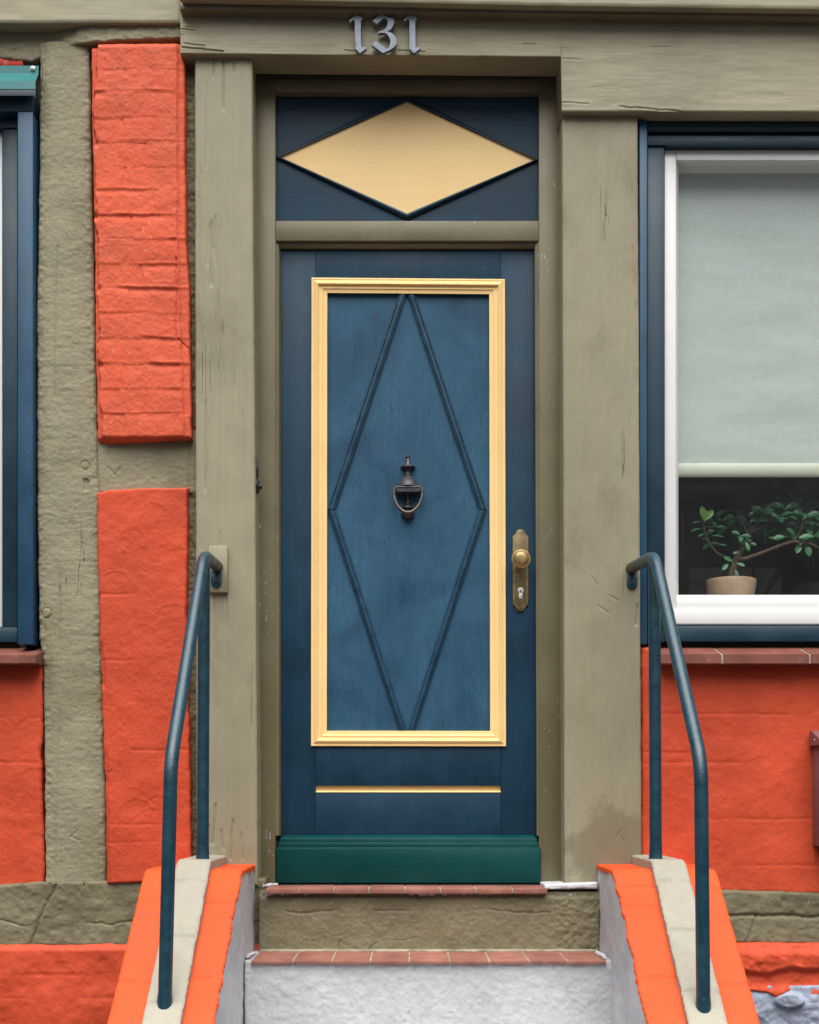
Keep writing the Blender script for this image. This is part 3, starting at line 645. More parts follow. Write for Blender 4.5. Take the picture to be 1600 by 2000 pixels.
fr.bm(wedge([(1045, 478, .021), (1053, 470, .027), (1056, 1632, .027), (1049, 1632, .021)])); fr.bm(wedge([(1044, 484, .006), (1044.9, 478, .020), (1048.9, 1632, .020), (1048, 1632, .006)]))
fr.bm(wedge([(538.4, 470.2, .024), (1052.6, 470.2, .024), (1045, 476, .018), (545, 476, .018)])); fr.bm(wedge([(545, 476.2, .021), (1045, 476.2, .021), (1044, 484.5, .010), (546, 484.5, .010)]))
frame = fr.build("door_frame", M['olive_frame'], house)
# iron fitting on the left reveal
m = MB()
q = P(499, 930, 0.095); xx = q.x + 0.002
b = poly_prism([Vector((xx, -0.086, P(0, 893, .095).z)), Vector((xx, -0.102, P(0, 893, .095).z)), Vector((xx, -0.107, P(0, 915, .095).z)), Vector((xx, -0.099, P(0, 934, .095).z)), Vector((xx, -0.088, P(0, 934, .095).z)), Vector((xx, -0.080, P(0, 915, .095).z))], Vector((0.007, 0, 0)), 0.0015); m.bm(b)
V_, F_ = lathe([(0.024, 0), (0.024, 0.004), (0.018, 0.010), (0.009, 0.012), (0.009, 0.016), (0.006, 0.019), (0.0, 0.0195)], (0, 0, 0), 'Z', 20, cap=False)
rot = Matrix.Rotation(math.radians(90), 3, 'Y'); c0 = Vector((xx, -0.094, P(0, 950, .095).z))
m.add([rot @ v + c0 for v in V_], F_)
m.build("iron_fitting", M['iron'], frame)

# --- transom panel with yellow diamond
tp = MB(); tp.bm(box(536, 178, 1055, 433, 0.000, -0.03, 0.0)); transom = tp.build("transom_panel", M['blue_h'], house)
def nest(rings):
    """rings: list of (list of (px,py), depth): lofts closed rings"""
    V = []; F = []; n = len(rings[0][0])
    for pts, d in rings: V += [P(x, y, d) for x, y in pts]
    for i in range(len(rings) - 1):
        for j in range(n): F.append((i * n + j, i * n + (j + 1) % n, (i + 1) * n + (j + 1) % n, (i + 1) * n + j)[::-1])
    return V, F
O4 = [(795, 187), (1054, 311), (795, 429), (536, 306)]; I4 = [(795, 199), (1046, 311), (795, 416.5), (547, 306)]
def lerp4(t): return [(a[0] + (b[0] - a[0]) * t, a[1] + (b[1] - a[1]) * t) for a, b in zip(O4, I4)]
V_, F_ = nest([(lerp4(0.0), -.001), (lerp4(0.06), .007), (lerp4(0.3), .010), (lerp4(0.36), .0075), (lerp4(0.46), .011), (lerp4(0.7), .012), (lerp4(0.78), .009), (lerp4(0.97), .008), (lerp4(1.0), .001)])
mk("diamond_moulding", V_, F_, M['trim'], transom, True, None, 25)
V_ = [P(x, y, 0.004) for x, y in I4]
m = MB(); m.bm(poly_prism([P(x, y, 0.004) for x, y in lerp4(0.95)], Vector((0, 0.004, 0)))); m.build("yellow_diamond", M['yellow2'], transom)

# --- door leaf: stiles, rails, groove
lf = MB()
lf.bm(box(545, 480, 616.6, 1640, 0.0, -0.045, 0.0012)); lf.bm(box(978.4, 480, 1057, 1640, 0.0, -0.045, 0.0012))
lf.bm(box(617, 480, 978, 566, -0.0004, -0.045, 0.0012)); lf.bm(box(617, 1434, 978, 1535, -0.0004, -0.045, 0.0012)); lf.bm(box(617, 1547, 978, 1640, -0.0004, -0.045, 0.0012))
leaf = lf.build("door", M['blue'], house); leaf["label"] = "dark blue front door with yellow moulding"
def h_panel(px, py): return 0.0009 * fbm(px / S, py / S * 0.5, 5, 3, 4)
relief("inset_panel", 632, 960, 566, 1434, -0.010, -0.040, M['panel'], leaf, h_panel, 0.008, 0, .004, 0, 3)
m = MB(); m.bm(box(617.2, 1530, 977.8, 1552, -0.012, -0.030, 0)); m.bm(wedge([(617.2, 1543.6, -.0118), (977.8, 1543.6, -.0118), (977.8, 1547.4, .0012), (617.2, 1547.4, .0012)]))
m.build("yellow_groove", M['yellow'], leaf)
# yellow picture-frame moulding, mitred
prof = [(0, -.001), (0, .0115), (1.2, .0135), (3.2, .0135), (4.2, .0115), (6.5, .0160), (9.5, .0215), (11, .0225), (12.2, .0215), (13.5, .0150), (17.5, .0100), (19, .0100), (19.6, .0118), (21.2, .0118), (23.5, .0075), (26, .0062), (30.2, .0058), (31, .0040), (31, -.0105)]
def mring(t):
    return [(608.5 + t, 542 + t * .98), (986.5 - t, 545 + t * .96), (988.5 - t, 1458 - t * .97), (607.5 + t, 1457.5 - t * .97)]
V_ = []; F_ = []; NP = len(prof)
for k in range(4):                                   # each side its own strip, so the mitres stay crisp
    base = len(V_)
    for t, h in prof:
        r = mring(t); a, b = r[k], r[(k + 1) % 4]
        for s in range(25):
            f = s / 24; j = 0.35 * (random.random() - .5) if 0 < s < 24 else 0
            V_.append(P(a[0] + (b[0] - a[0]) * f + (j if k % 2 else 0), a[1] + (b[1] - a[1]) * f + (0 if k % 2 else j), h if h < 0 else h * .68))
    for i in range(NP - 1):
        for s in range(24): F_.append((base + i * 25 + s, base + (i + 1) * 25 + s, base + (i + 1) * 25 + s + 1, base + i * 25 + s + 1))
mk("yellow_moulding", V_, F_, M['yellow'], leaf, True, None, 30)
# diamond beads
def strip(a0, a1, b0, b1):
    pr = [(0, -.0102), (0.02, -.002), (.16, .0004), (.24, -.0012), (.34, .0022), (.52, .0030), (.66, .0022), (.76, -.0010), (.84, -.0005), (.98, -.003), (1, -.0102)]
    V = []; F = []; n = len(pr); m_ = 12
    for f, h in pr:
        for s in range(m_ + 1):
            t = s / m_
            x0 = a0[0] + (a1[0] - a0[0]) * f; y0 = a0[1] + (a1[1] - a0[1]) * f; x1 = b0[0] + (b1[0] - b0[0]) * f; y1 = b0[1] + (b1[1] - b0[1]) * f
            V.append(P(x0 + (x1 - x0) * t, y0 + (y1 - y0) * t, h))
    for i in range(n - 1):
        for s in range(m_): F.append((i * (m_ + 1) + s, i * (m_ + 1) + s + 1, (i + 1) * (m_ + 1) + s + 1, (i + 1) * (m_ + 1) + s))
    F.append(tuple(i * (m_ + 1) for i in range(n))); F.append(tuple(i * (m_ + 1) + m_ for i in range(n))[::-1])
    return V, F
dm = MB()
dm.add(*strip((779.5, 574), (794.3, 574), (639.8, 993.5), (655.5, 994.5))); dm.add(*strip((810.5, 574), (795.7, 574), (950.5, 993.5), (935, 994.5)))
dm.add(*strip((640, 996), (655.5, 995.5), (780, 1427), (794.5, 1427))); dm.add(*strip((950, 996), (934.5, 995.5), (810, 1427), (795.5, 1427)))
b = bmesh.new(); vs_ = [b.verts.new(v) for v in dm.v]
for f in dm.f:
    try: b.faces.new([vs_[i] for i in f])
    except ValueError: pass
bmesh.ops.recalc_face_normals(b, faces=b.faces)
MB().bm(b).build("diamond_moulding", paint("dark_blue_bead_paint", (0.010, 0.042, 0.078), 0.2, 20, (0.024, 0.085, 0.125), 0.5, 30, 0.36, 0.4, fine=(200, 0.0003), med=(60, 0.0005), flecks=.45, fcol=(.35, .45, .48)), leaf, True, 28)
# weather board at the foot
kb = MB()
def kstep(x0, x1, y0, y1, df, slope=3):
    kb.bm(poly_prism([P(x0 + slope, y0, df), P(x1 - slope, y0, df), P(x1, y0 + 4, df), P(x1, y1, df), P(x0, y1, df), P(x0, y0 + 4, df)], Vector((0, 0.03 + df, 0)), 0.0022, 2))
kstep(546.5, 1050, 1637, 1660, 0.018); kstep(543, 1053.5, 1645.5, 1664, 0.026, 2); kstep(539.5, 1057, 1655.5, 1725, 0.036, 2)
# sloped top of the board
kb.bm(wedge([(556, 1631, .0008), (1042, 1631, .0008), (1049, 1637.5, .017), (547.5, 1637.5, .017)]))
kb.build("weather_board", M['teal'], leaf)
m = MB(); m.bm(box(536, 1628, 1060, 1727.5, -0.004, -0.03, 0)); m.build("threshold_gap", M['black'], leaf)
# --- knocker
kx = 797.0; kd = -0.010
pr = [(0.2, 883), (2.6, 884), (4.0, 887), (3.8, 889.5), (3.0, 891), (4.4, 892.5), (5.2, 896), (5.8, 900), (7.2, 903.5), (11, 905.3), (14.6, 907.5), (15, 909), (13.5, 911), (9, 913.2), (6.6, 916), (6.2, 919.5), (6.9, 922.6), (7.0, 923.8), (6.1, 924.6), (6.2, 925.6), (7.2, 927), (11, 930.5), (15.4, 935), (18.6, 940), (20.5, 944), (21.4, 946.2), (23, 947), (23.4, 949)]
k = (D - 0.02) / D / S
m = MB(); c0 = P(kx, HY, -0.010)
m.add(*lathe([(r * k, (HY - y) * k) for r, y in pr], (c0.x, 0.010, 0), 'Z', 36, 1.15))
m.bm(box(772.3, 948.6, 823.7, 961.2, 0.030, -0.010, 0.0015))
m.bm(box(774.5, 950.3, 821.5, 951.6, 0.0325, 0.02, 0.0006)); m.bm(box(774.5, 958.4, 821.5, 959.7, 0.0325, 0.02, 0.0006)); m.bm(box(774.5, 951.6, 775.8, 958.4, 0.0325, 0.02, 0.0006)); m.bm(box(820.2, 951.6, 821.5, 958.4, 0.0325, 0.02, 0.0006))
pr2 = [(6.4, 961), (5.9, 968), (5.7, 975), (6.4, 980), (8.2, 983.5), (11.2, 986.3), (12.0, 988.2), (11.8, 990), (9.6, 991.6), (7.4, 993), (7.6, 995), (11, 996.5), (13.4, 998.5), (13.6, 1001), (12.4, 1005), (9.5, 1009), (5, 1011), (0.2, 1011.6)]
m.add(*lathe([(r * k, (HY - y) * k) for r, y in pr2], (c0.x, 0.010, 0), 'Z', 32, 1.15))
knock = m.build("door_knocker", M['iron'], leaf, True, 40)
rp = [(769.6, 952.5, .022), (769.8, 962, .024), (770.6, 972, .026), (773.4, 982, .028), (778.5, 990, .030), (785.5, 997, .032), (791, 1000, .033), (797, 1001, .0335), (803, 1000, .033), (808.5, 997, .032), (815.5, 990, .030), (820.6, 982, .028), (823.6, 972, .026), (825, 962, .024), (825.4, 952.5, .022)]
V_, F_ = tube([P(*p) for p in rp], [2.3 * k, 2.4 * k, 2.4 * k, 2.5 * k, 2.7 * k, 3.1 * k, 3.4 * k, 3.5 * k, 3.4 * k, 3.1 * k, 2.7 * k, 2.5 * k, 2.4 * k, 2.4 * k, 2.3 * k], 14)
mk("knocker_ring", V_, F_, metal("worn_bronze_ring", (0.085, 0.070, 0.058), (0.15, 0.12, 0.10), 0.36, 0.4), leaf, True, None, 40)
# --- handle plate, knob, lock
ol = []
for (x, y) in ((1017, 1034), (1021, 1034.6), (1024.6, 1036.4), (1025.6, 1039.5), (1027.2, 1042.6), (1029.4, 1045), (1032.8, 1047.6)): ol.append((x, y))
right = ol + [(1032.8, 1181.5), (1029.4, 1183.6), (1027.2, 1186), (1025.2, 1189.5), (1024.2, 1192), (1021, 1193.6), (1017, 1194.2)]
left = [(2034 - x, y) for x, y in right[1:-1]][::-1]
outline = right + left
m = MB(); m.bm(prism(outline, 0.006, 0.0, 0.0014)); m.build("handle_plate", M['brass'], leaf, True, 40)
inner = [(1017 + (x - 1017) * 0.80, 1114 + (y - 1114) * 0.955) for x, y in outline]
ln = MB()
def line3(pts, r=0.0007): ln.add(*tube([P(x, y, .0062) for x, y in pts], r, 6))
ir_ = [p for p in inner[2:7]] + [inner[7]] + inner[8:12]; line3(ir_); line3([(2034 - x, y) for x, y in ir_]); ln.build("plate_line", M['bright'], leaf)
kc = P(1018.2, 1091.5, 0.055); kk = 1 / S
m = MB(); m.add(*lathe([(.012, -0.049), (.016, -.046), (.011, -.040), (.010, -.022), (.018, -.018), (.0275, -.011), (.0312, -.004), (.0314, -.001), (.0300, .0015), (.0262, .0024), (.0250, .0016), (.0240, .0022), (.0215, .0060), (.016, .0085), (.008, .0095), (.0003, .0098)], kc, 'Y', 40))
m.build("door_knob", M['knob'], leaf, True, 40)
m = MB(); cc = P(1017.2, 1153.5, 0.0064)
m.add(*lathe([(.0102, -.004), (.0102, .0012), (.0094, .0020), (.0078, .0020), (.0076, .0014), (.0070, .0018), (.0002, .0020)], cc, 'Y', 28))
m.bm(prism([(1013.6, 1157), (1020.8, 1157), (1020.8, 1167.5), (1019.5, 1170), (1014.9, 1170), (1013.6, 1167.5)], 0.0076, 0.003, 0.0006))
lock = m.build("lock_cylinder", M['steel'], leaf, True, 40)
m = MB(); m.bm(prism([(1016.2, 1150.5), (1018, 1150), (1018.2, 1152.5), (1017.6, 1153), (1018.4, 1154.6), (1017.6, 1157), (1016.4, 1156.2), (1016.9, 1154), (1016, 1152.6)], 0.0089, 0.006, 0)); m.build("keyhole", M['black'], leaf)

# ------------------------------------------------------------------ windows
# right window
rw = MB()
for (x0, y0, x1, y1, df) in ((1264.8, 264, 2080, 283.5, .092), (1264.8, 236, 2080, 256.5, .098)): rw.bm(box(x0, y0, x1, y1, df, -0.02, 0.0022))
rw.bm(box(1250, 222, 2100, 292, 0.070, -0.03, 0.001))
rw.bm(box(1264.8, 283.8, 1298, 1254, 0.084, -0.02, 0.0022)); rw.bm(box(2050, 283.8, 2080, 1254, 0.084, -0.02, 0.0022))
rw.bm(box(1298.2, 1222, 2049.8, 1253, 0.080, -0.02, 0.0025))
win = rw.build("window", M['trim'], house); win["label"] = "large right window in a dark teal-blue outer frame"
for xa, xb_ in ((1249.3, 1264.6), (2080.3, 2110)):
    m = MB(); m.bm(box(xa, 234, xb_, 1258, 0.112, -0.02, 0.0025)); m.build("outer_stile", M['trim2'], win)
sa = MB()
sa.bm(box(1298.3, 290, 1321, 1190, 0.066, -0.03, 0.003)); sa.bm(box(2028, 290, 2049.5, 1190, 0.066, -0.03, 0.003)); sa.bm(box(1321.2, 290, 2027.8, 312.5, 0.0658, -0.03, 0.003)); sa.bm(box(1321.2, 1168, 2027.8, 1189, 0.0658, -0.03, 0.003))
sa.bm(wedge([(1321, 312, .061), (1325.2, 322, .038), (1325.2, 1163, .038), (1321, 1168.5, .061)])); sa.bm(wedge([(1321, 1168.3, .063), (1325, 1162, .038), (2024, 1162, .038), (2028, 1168.3, .063)])); sa.bm(wedge([(1321.2, 312.4, .0605), (2027.8, 312.4, .0605), (2024, 322, .038), (1325.2, 322, .038)]))
sash = sa.build("sash", M['white'], win)
m = MB(); m.bm(poly_prism([P(1316, 1188.5, .079), P(2034, 1188.5, .079), P(2034, 1220.5, .079), P(1316, 1220.5, .079)], Vector((0, .07, 0)), .006, 3)); m.bm(box(1298.3, 1190.3, 1316, 1220, .064, -.03, .002)); m.build("sash_rail", M['white'], win)
a, b = P(1318, 316, 0.034), P(2030, 1172, 0.034)
mk("pane", [(a.x, -.034, a.z), (b.x, -.034, a.z), (b.x, -.034, b.z), (a.x, -.034, b.z)], [(3, 2, 1, 0)], M['glass'], win, False)
def sill(name, xs, y_back, y_edge, y_low, df, db, parent, lean=0.0):
    s = MB(); j = MB()
    for i in range(len(xs) - 1):
        x0, x1 = xs[i] + 1.8, xs[i + 1] - 1.8
        zt = P(0, y_edge, df).z; zl = P(0, y_low, df).z; zb = zt + 0.045
        X0, X1 = P(x0, 0, df).x, P(x1, 0, df).x; dz = 0.0012 * (random.random() - .5)
        b = bmesh.new(); pf = [(-df, zt + dz), (-df, zl + dz), (-db, zl + dz), (-db, zb + dz)]
        L = [b.verts.new((X0, y, z)) for y, z in pf]; R = [b.verts.new((X1, y, z)) for y, z in pf]
        b.faces.new(L); b.faces.new(R[::-1])
        for q in range(4): b.faces.new((L[q], R[q], R[(q + 1) % 4], L[(q + 1) % 4]))
        bmesh.ops.recalc_face_normals(b, faces=b.faces); bmesh.ops.bevel(b, geom=list(b.edges), offset=0.002, segments=2, affect='EDGES'); s.bm(b)
    X0, X1 = P(xs[0] + 3, 0, df).x, P(xs[-1] - 3, 0, df).x
    b = bmesh.new(); pf = [(-df + .003, zt - .002), (-df + .003, zl + .002), (-db, zl + .002), (-db, zb - .002)]
    L = [b.verts.new((X0, y, z)) for y, z in pf]; R = [b.verts.new((X1, y, z)) for y, z in pf]
    b.faces.new(L); b.faces.new(R[::-1])
    for q in range(4): b.faces.new((L[q], R[q], R[(q + 1) % 4], L[(q + 1) % 4]))
    bmesh.ops.recalc_face_normals(b, faces=b.faces); j.bm(b)
    o = s.build(name, M['brick_sill'], parent, True, 30); j.build("sill_mortar", M['joint'], parent); return o
sill("window_sill", [1287, 1411.5, 1583, 1755, 1925, 2095], 1262, 1278, 1297, 0.170, 0.02, win)
# left window
lw = MB()
lw.bm(box(-640, 186, 66.5, 217.5, 0.112, -0.02, 0.0025)); lw.bm(box(-640, 226, 34, 249.5, 0.072, -0.02, 0.0022)); lw.bm(box(-640, 170, 70, 226, 0.056, -.03, 0.001))
lw.bm(box(4.8, 249.8, 34, 1225, 0.066, -0.02, 0.0022)); lw.bm(box(-640, 1225.4, 34, 1254, 0.070, -0.02, 0.0025)); lw.bm(box(-640, 249.8, -600, 1225, 0.066, -.02, .002))
lwin = lw.build("window", M['trim'], house); lwin["label"] = "left window, cut by the left edge, under a turquoise drip flashing"
for xa, xb_ in ((34.3, 64.3), (-672, -640)):
    m = MB(); m.bm(box(xa, 218, xb_, 1258.5, 0.125, 0.050, 0.0025)); m.build("outer_stile", M['trim2'], lwin)
m = MB(); m.bm(box(62, 215, 73.5, 1262, 0.062, 0.0, 0.001)); m.build("side_lining", paint("purple_grey_lining_paint", (0.022, 0.028, 0.052), 0.2, 6, fine=(180, .0002), med=(30, .0004)), lwin)
m = MB(); m.bm(box(-18, 250, 4.5, 1225, 0.045, -0.03, 0.003)); m.bm(box(-600, 250, -18.2, 272, 0.045, -0.03, 0.003)); m.bm(box(-600, 1180, -18.2, 1225, 0.045, -0.03, 0.003)); m.bm(box(-600, 272.2, -577, 1179.8, 0.045, -.03, .003)); m.build("sash", M['white'], lwin)
a, b = P(-590, 262, 0.02), P(-10, 1200, 0.02); mk("pane", [(a.x, -.02, a.z), (b.x, -.02, a.z), (b.x, -.02, b.z), (a.x, -.02, b.z)], [(3, 2, 1, 0)], M['glass'], lwin, False)
# folded metal drip flashing
pfl = [(128, .124), (143.2, .124), (158.3, .165), (173.5, .166)]
V_ = []; F_ = []
for (y, d_), xe in zip(pfl, (75.3, 75.3, 69.3, 69.0)): V_ += [P(-640, y, d_), P(xe, y, d_)]
nV = len(V_); V_ += [v + Vector((0, .0025, -.0012)) for v in V_]
for i in range(3): F_ += [(2 * i, 2 * i + 2, 2 * i + 3, 2 * i + 1), (nV + 2 * i, nV + 2 * i + 1, nV + 2 * i + 3, nV + 2 * i + 2), (2 * i + 1, 2 * i + 3, nV + 2 * i + 3, nV + 2 * i + 1)]
F_ += [(0, 1, nV + 1, nV), (6, nV + 6, nV + 7, 7)]
fl = mk("drip_flashing", V_, F_, M['flash'], lwin, False)
m = MB(); sc_ = P(64, 134, .125); m.add(*lathe([(.0085, -.002), (.0085, .0015), (.0078, .0022), (.0055, .0026), (.0052, .0050), (.0030, .0056), (.0030, .0040), (.0002, .0040)], sc_, 'Y', 24)); m.build("flashing_screw", M['steel'], lwin, True, 40)
sill("window_sill", [-640, -480, -320, -160, 72.5], 1264, 1280, 1296.5, 0.175, 0.02, lwin)

# rooms behind the glass
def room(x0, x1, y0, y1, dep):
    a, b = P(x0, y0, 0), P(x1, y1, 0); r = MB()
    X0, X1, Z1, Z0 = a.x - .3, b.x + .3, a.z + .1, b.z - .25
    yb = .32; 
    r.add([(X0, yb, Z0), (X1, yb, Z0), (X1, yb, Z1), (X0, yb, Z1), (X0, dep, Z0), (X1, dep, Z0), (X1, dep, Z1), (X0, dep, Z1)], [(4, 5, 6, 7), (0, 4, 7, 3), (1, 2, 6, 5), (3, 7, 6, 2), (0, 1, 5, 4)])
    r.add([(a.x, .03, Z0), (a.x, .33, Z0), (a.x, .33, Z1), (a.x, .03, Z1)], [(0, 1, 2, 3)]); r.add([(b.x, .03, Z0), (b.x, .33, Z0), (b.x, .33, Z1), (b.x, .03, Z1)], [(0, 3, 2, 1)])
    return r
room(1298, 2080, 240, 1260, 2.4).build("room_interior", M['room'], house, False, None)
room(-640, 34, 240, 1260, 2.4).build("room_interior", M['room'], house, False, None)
# inner window board and made-up boxes standing in for reflections in the glass
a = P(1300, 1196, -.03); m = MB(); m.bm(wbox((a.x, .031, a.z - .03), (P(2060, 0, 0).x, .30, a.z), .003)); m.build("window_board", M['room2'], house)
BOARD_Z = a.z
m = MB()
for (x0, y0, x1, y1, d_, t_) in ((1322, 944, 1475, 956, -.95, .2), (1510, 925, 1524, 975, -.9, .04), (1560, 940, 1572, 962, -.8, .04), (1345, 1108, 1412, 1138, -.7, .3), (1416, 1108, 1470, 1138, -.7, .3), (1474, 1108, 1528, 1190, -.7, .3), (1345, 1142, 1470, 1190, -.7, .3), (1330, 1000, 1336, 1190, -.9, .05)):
    a2, b2 = P(x0, y0, d_), P(x1, y1, d_); m = MB(); m.bm(wbox((a2.x, -d_, b2.z), (b2.x, -d_ + t_, a2.z), .004)); m.build("reflection_box", M['reflection'], house)

# ------------------------------------------------------------------ right-hand wall
relief("plaster_infill", 1253, 2500, [(1253, 1264), (1286, 1264), (1289, 1288), (2500, 1288)], [(1250, 1734), (1420, 1742), (1600, 1746), (2500, 1750)], 0.106, 0.03, M['orange_low'], house,
       plaster(91, 1.0, [1395, 1470, 1490, 1600, 1690]), 0.0042, 0.008, 0.010, 1.8, 51, "orange plaster under the right window")
def h_band(px, py):
    x, z = px / S, py / S
    h = 0.006 * fbm(x, z, 9, 4, 101) + 0.003 * fbm(x, z, 45, 3, 102)
    return h - 0.008 * np.exp(-((py - 1790 + 5 * fbm(x, x * 0, 14, 3, 3)) / 3.4) ** 2) - 0.006 * np.exp(-((px - (1478 - (py - 1790) * .35)) / 3) ** 2) * (py > 1786)
relief("sill_plate", 1080, 2500, [(1080, 1736), (1420, 1738), (1600, 1744), (2500, 1750)], [(1080, 1840), (1430, 1842), (1500, 1845), (2500, 1850)], 0.122, 0.03, M['olive_plaster'], house, h_band, 0.0036, 0.012, 0.012, 2.4, 53, "olive-painted brick band right of the steps")
relief("plinth", 1080, 2500, [(1080, 1838), (1500, 1843), (2500, 1848)], [(1080, 1950), (1470, 1936), (1500, 1940), (1520, 1950), (1540, 1938), (1572, 1930), (1586, 1955), (1600, 1948), (1700, 1950), (2500, 1945)], 0.150, 0.03, M['orange_low'], house,
       lambda px, py: 0.012 * fbm(px / S, py / S, 9, 4, 111) + 0.004 * fbm(px / S, py / S, 40, 3, 112) - 0.016 * sstep(1866, 1846, py) - 0.020 * sstep(1888, 1905, py + 12 * fbm(px / S, px * 0, 8, 3, 7)) + .012 * sstep(1920, 1940, py), 0.0036, 0.012, 0.010, 3.0, 55, "orange plinth right of the steps")
def h_stone(px, py):
    x, z = px / S, py / S
    h = 0.016 * fbm(x, z, 11, 4, 121) + 0.006 * fbm(x, z, 40, 3, 122)
    dd = np.hypot((px - 1540) / 30, (py - 1953) / 17)
    return h + 0.022 * sstep(1.05, 0.75, dd)
relief("rubble_footing", 1080, 2500, 1925, 2345, 0.138, 0.03, M['stone'], house, h_stone, 0.0045, 0.006, 0.010, 2, 57, "blue-grey painted rubble at the bottom right")

# mounting block for the left handrail
mb_ = MB(); mb_.bm(prism([(407, 1066), (444.5, 1066), (444.5, 1157), (407, 1157)], 0.150, 0.12, 0.0045, 2)); mb_.build("mounting_block", M['olive_v'], house)

# ------------------------------------------------------------------ entrance steps
steps = thing("entrance_steps", "masonry doorsteps with red tile treads between sloping orange and grey cheek walls", "steps", (0, -0.5, GZ))
def h_riser(seed, amp):
    return lambda px, py: amp * (0.004 * fbm(px / S, py / S, 8, 4, seed) + 0.0022 * fbm(px / S, py / S, 40, 3, seed + 2) + 0.0014 * fbm(px / S, py / S, 110, 2, seed + 5)) 
def h_up(px, py):
    x, z = px / S, py / S
    h = h_riser(131, 0.9)(px, py) + 0.004 * fbm(x, z, 70, 3, 7) * sstep(1050, 1110, px)
    return h - 0.0045 * np.exp(-((py - (1781 + 6 * fbm(x, x * 0, 9, 3, 2))) / 1.6) ** 2) * sstep(.3, .5, vn(x * 7, x * 0, 3)) - .006 * sstep(1756, 1748, py)
relief("riser", 506, 1172, 1742, 1862, 0.165, 0.03, M['olive_plaster'], steps, h_up, 0.0034, 0.003, 0.005, 0.8, 61, "olive rough-plastered upper riser")
relief("riser", 478, 1200, 1877, 2360, 0.398, 0.12, M['grey'], steps, h_riser(141, 1.0), 0.0042, 0.004, 0.006, 0.8, 63, "grey-white plastered lower riser")
def tread(xs, zt, df, db, th, name, xend):
    t = MB(); xs_ = [xs[0]] + xs[1:]
    for i in range(len(xs) - 1):
        x0, x1 = P(xs[i] + 1.5, 0, df).x, P(xs[i + 1] - 1.5, 0, df).x
        dz = .0016 * (random.random() - .5); dy = .003 * (random.random() - .5)
        t.bm(wbox((x0, -df + dy, zt - th + dz), (x1, -db, zt + dz), .0022))
    o = t.build(name, M['tile'], steps, True, 30)
    j = MB(); j.bm(wbox((P(xs[0] + 2, 0, df).x, -df + .006, zt - th + .002), (P(xs[-1] - 2, 0, df).x, -db, zt - .0022)))
    j.build("tread_mortar", M['joint'], steps)
zt1 = P(0, 1729.5, 0.05).z
tread([517, 583, 651, 720, 791, 861, 930, 1002, 1071], zt1, 0.190, 0.0, 0.017, "threshold_tiles", 0)
zt2 = P(0, 1857, 0.165).z
tread([489, 571, 647, 723, 800, 879, 957, 1035, 1110, 1186], zt2, 0.412, 0.10, 0.011, "tread_tiles", 0)
m = MB(); m.bm(wbox((P(508, 0, .17).x, -.186, zt2 - .004), (P(1168, 0, .17).x, -.150, zt2 + .005), .003)); m.build("grout_line", M['joint'], steps)
# bed of the lower step (solid below the tread)
m = MB(); m.bm(wbox((P(480, 0, .40).x, -.385, GZ), (P(1190, 0, .40).x, -.04, zt2 - .016))); m.bm(wbox((P(508, 0, .16).x, -.158, zt2 - .02), (P(1168, 0, .16).x, .05, zt1 - .018)))
# further steps down to the street, below the picture
for i in range(1, 4):
    m.bm(wbox((P(478, 0, .45).x, -.40 - .29 * i, GZ), (P(1200, 0, .45).x, -.40 - .29 * i + .30, zt2 - .016 - .18 * i)))
m.build("step_core", M['grey'], steps, False, None)
# white mortar fillets
def blob(pts, r, name):
    V = MB()
    for i in range(len(pts) - 1):
        n = 10
        V.add(*tube([pts[i].lerp(pts[i + 1], s / n) + Vector((0, 0, .0018 * (random.random() - .5))) for s in range(n + 1)], [r * (0.75 + .5 * random.random()) for s in range(n + 1)], 8))
    return V
for pts, r in (([P(513, 1730, .12), P(541, 1728, .06)], .0055), ([P(484, 1868, .37), P(497, 1862, .25)], .006), ([P(1182, 1870, .38), P(1166, 1861, .22)], .007)):
    blob(pts, r, '').build("mortar_fillet", M['mortar'], steps, True, 60)
relief("mortar_fillet", 1064, 1168, [(1064, 1728), (1168, 1724)], [(1064, 1737.5), (1168, 1736)], .172, .02, M['mortar'], steps, lambda px, py: .003 * fbm(px / S, py / S, 60, 3, 5), .003, .006, .006, 1.5, 9)

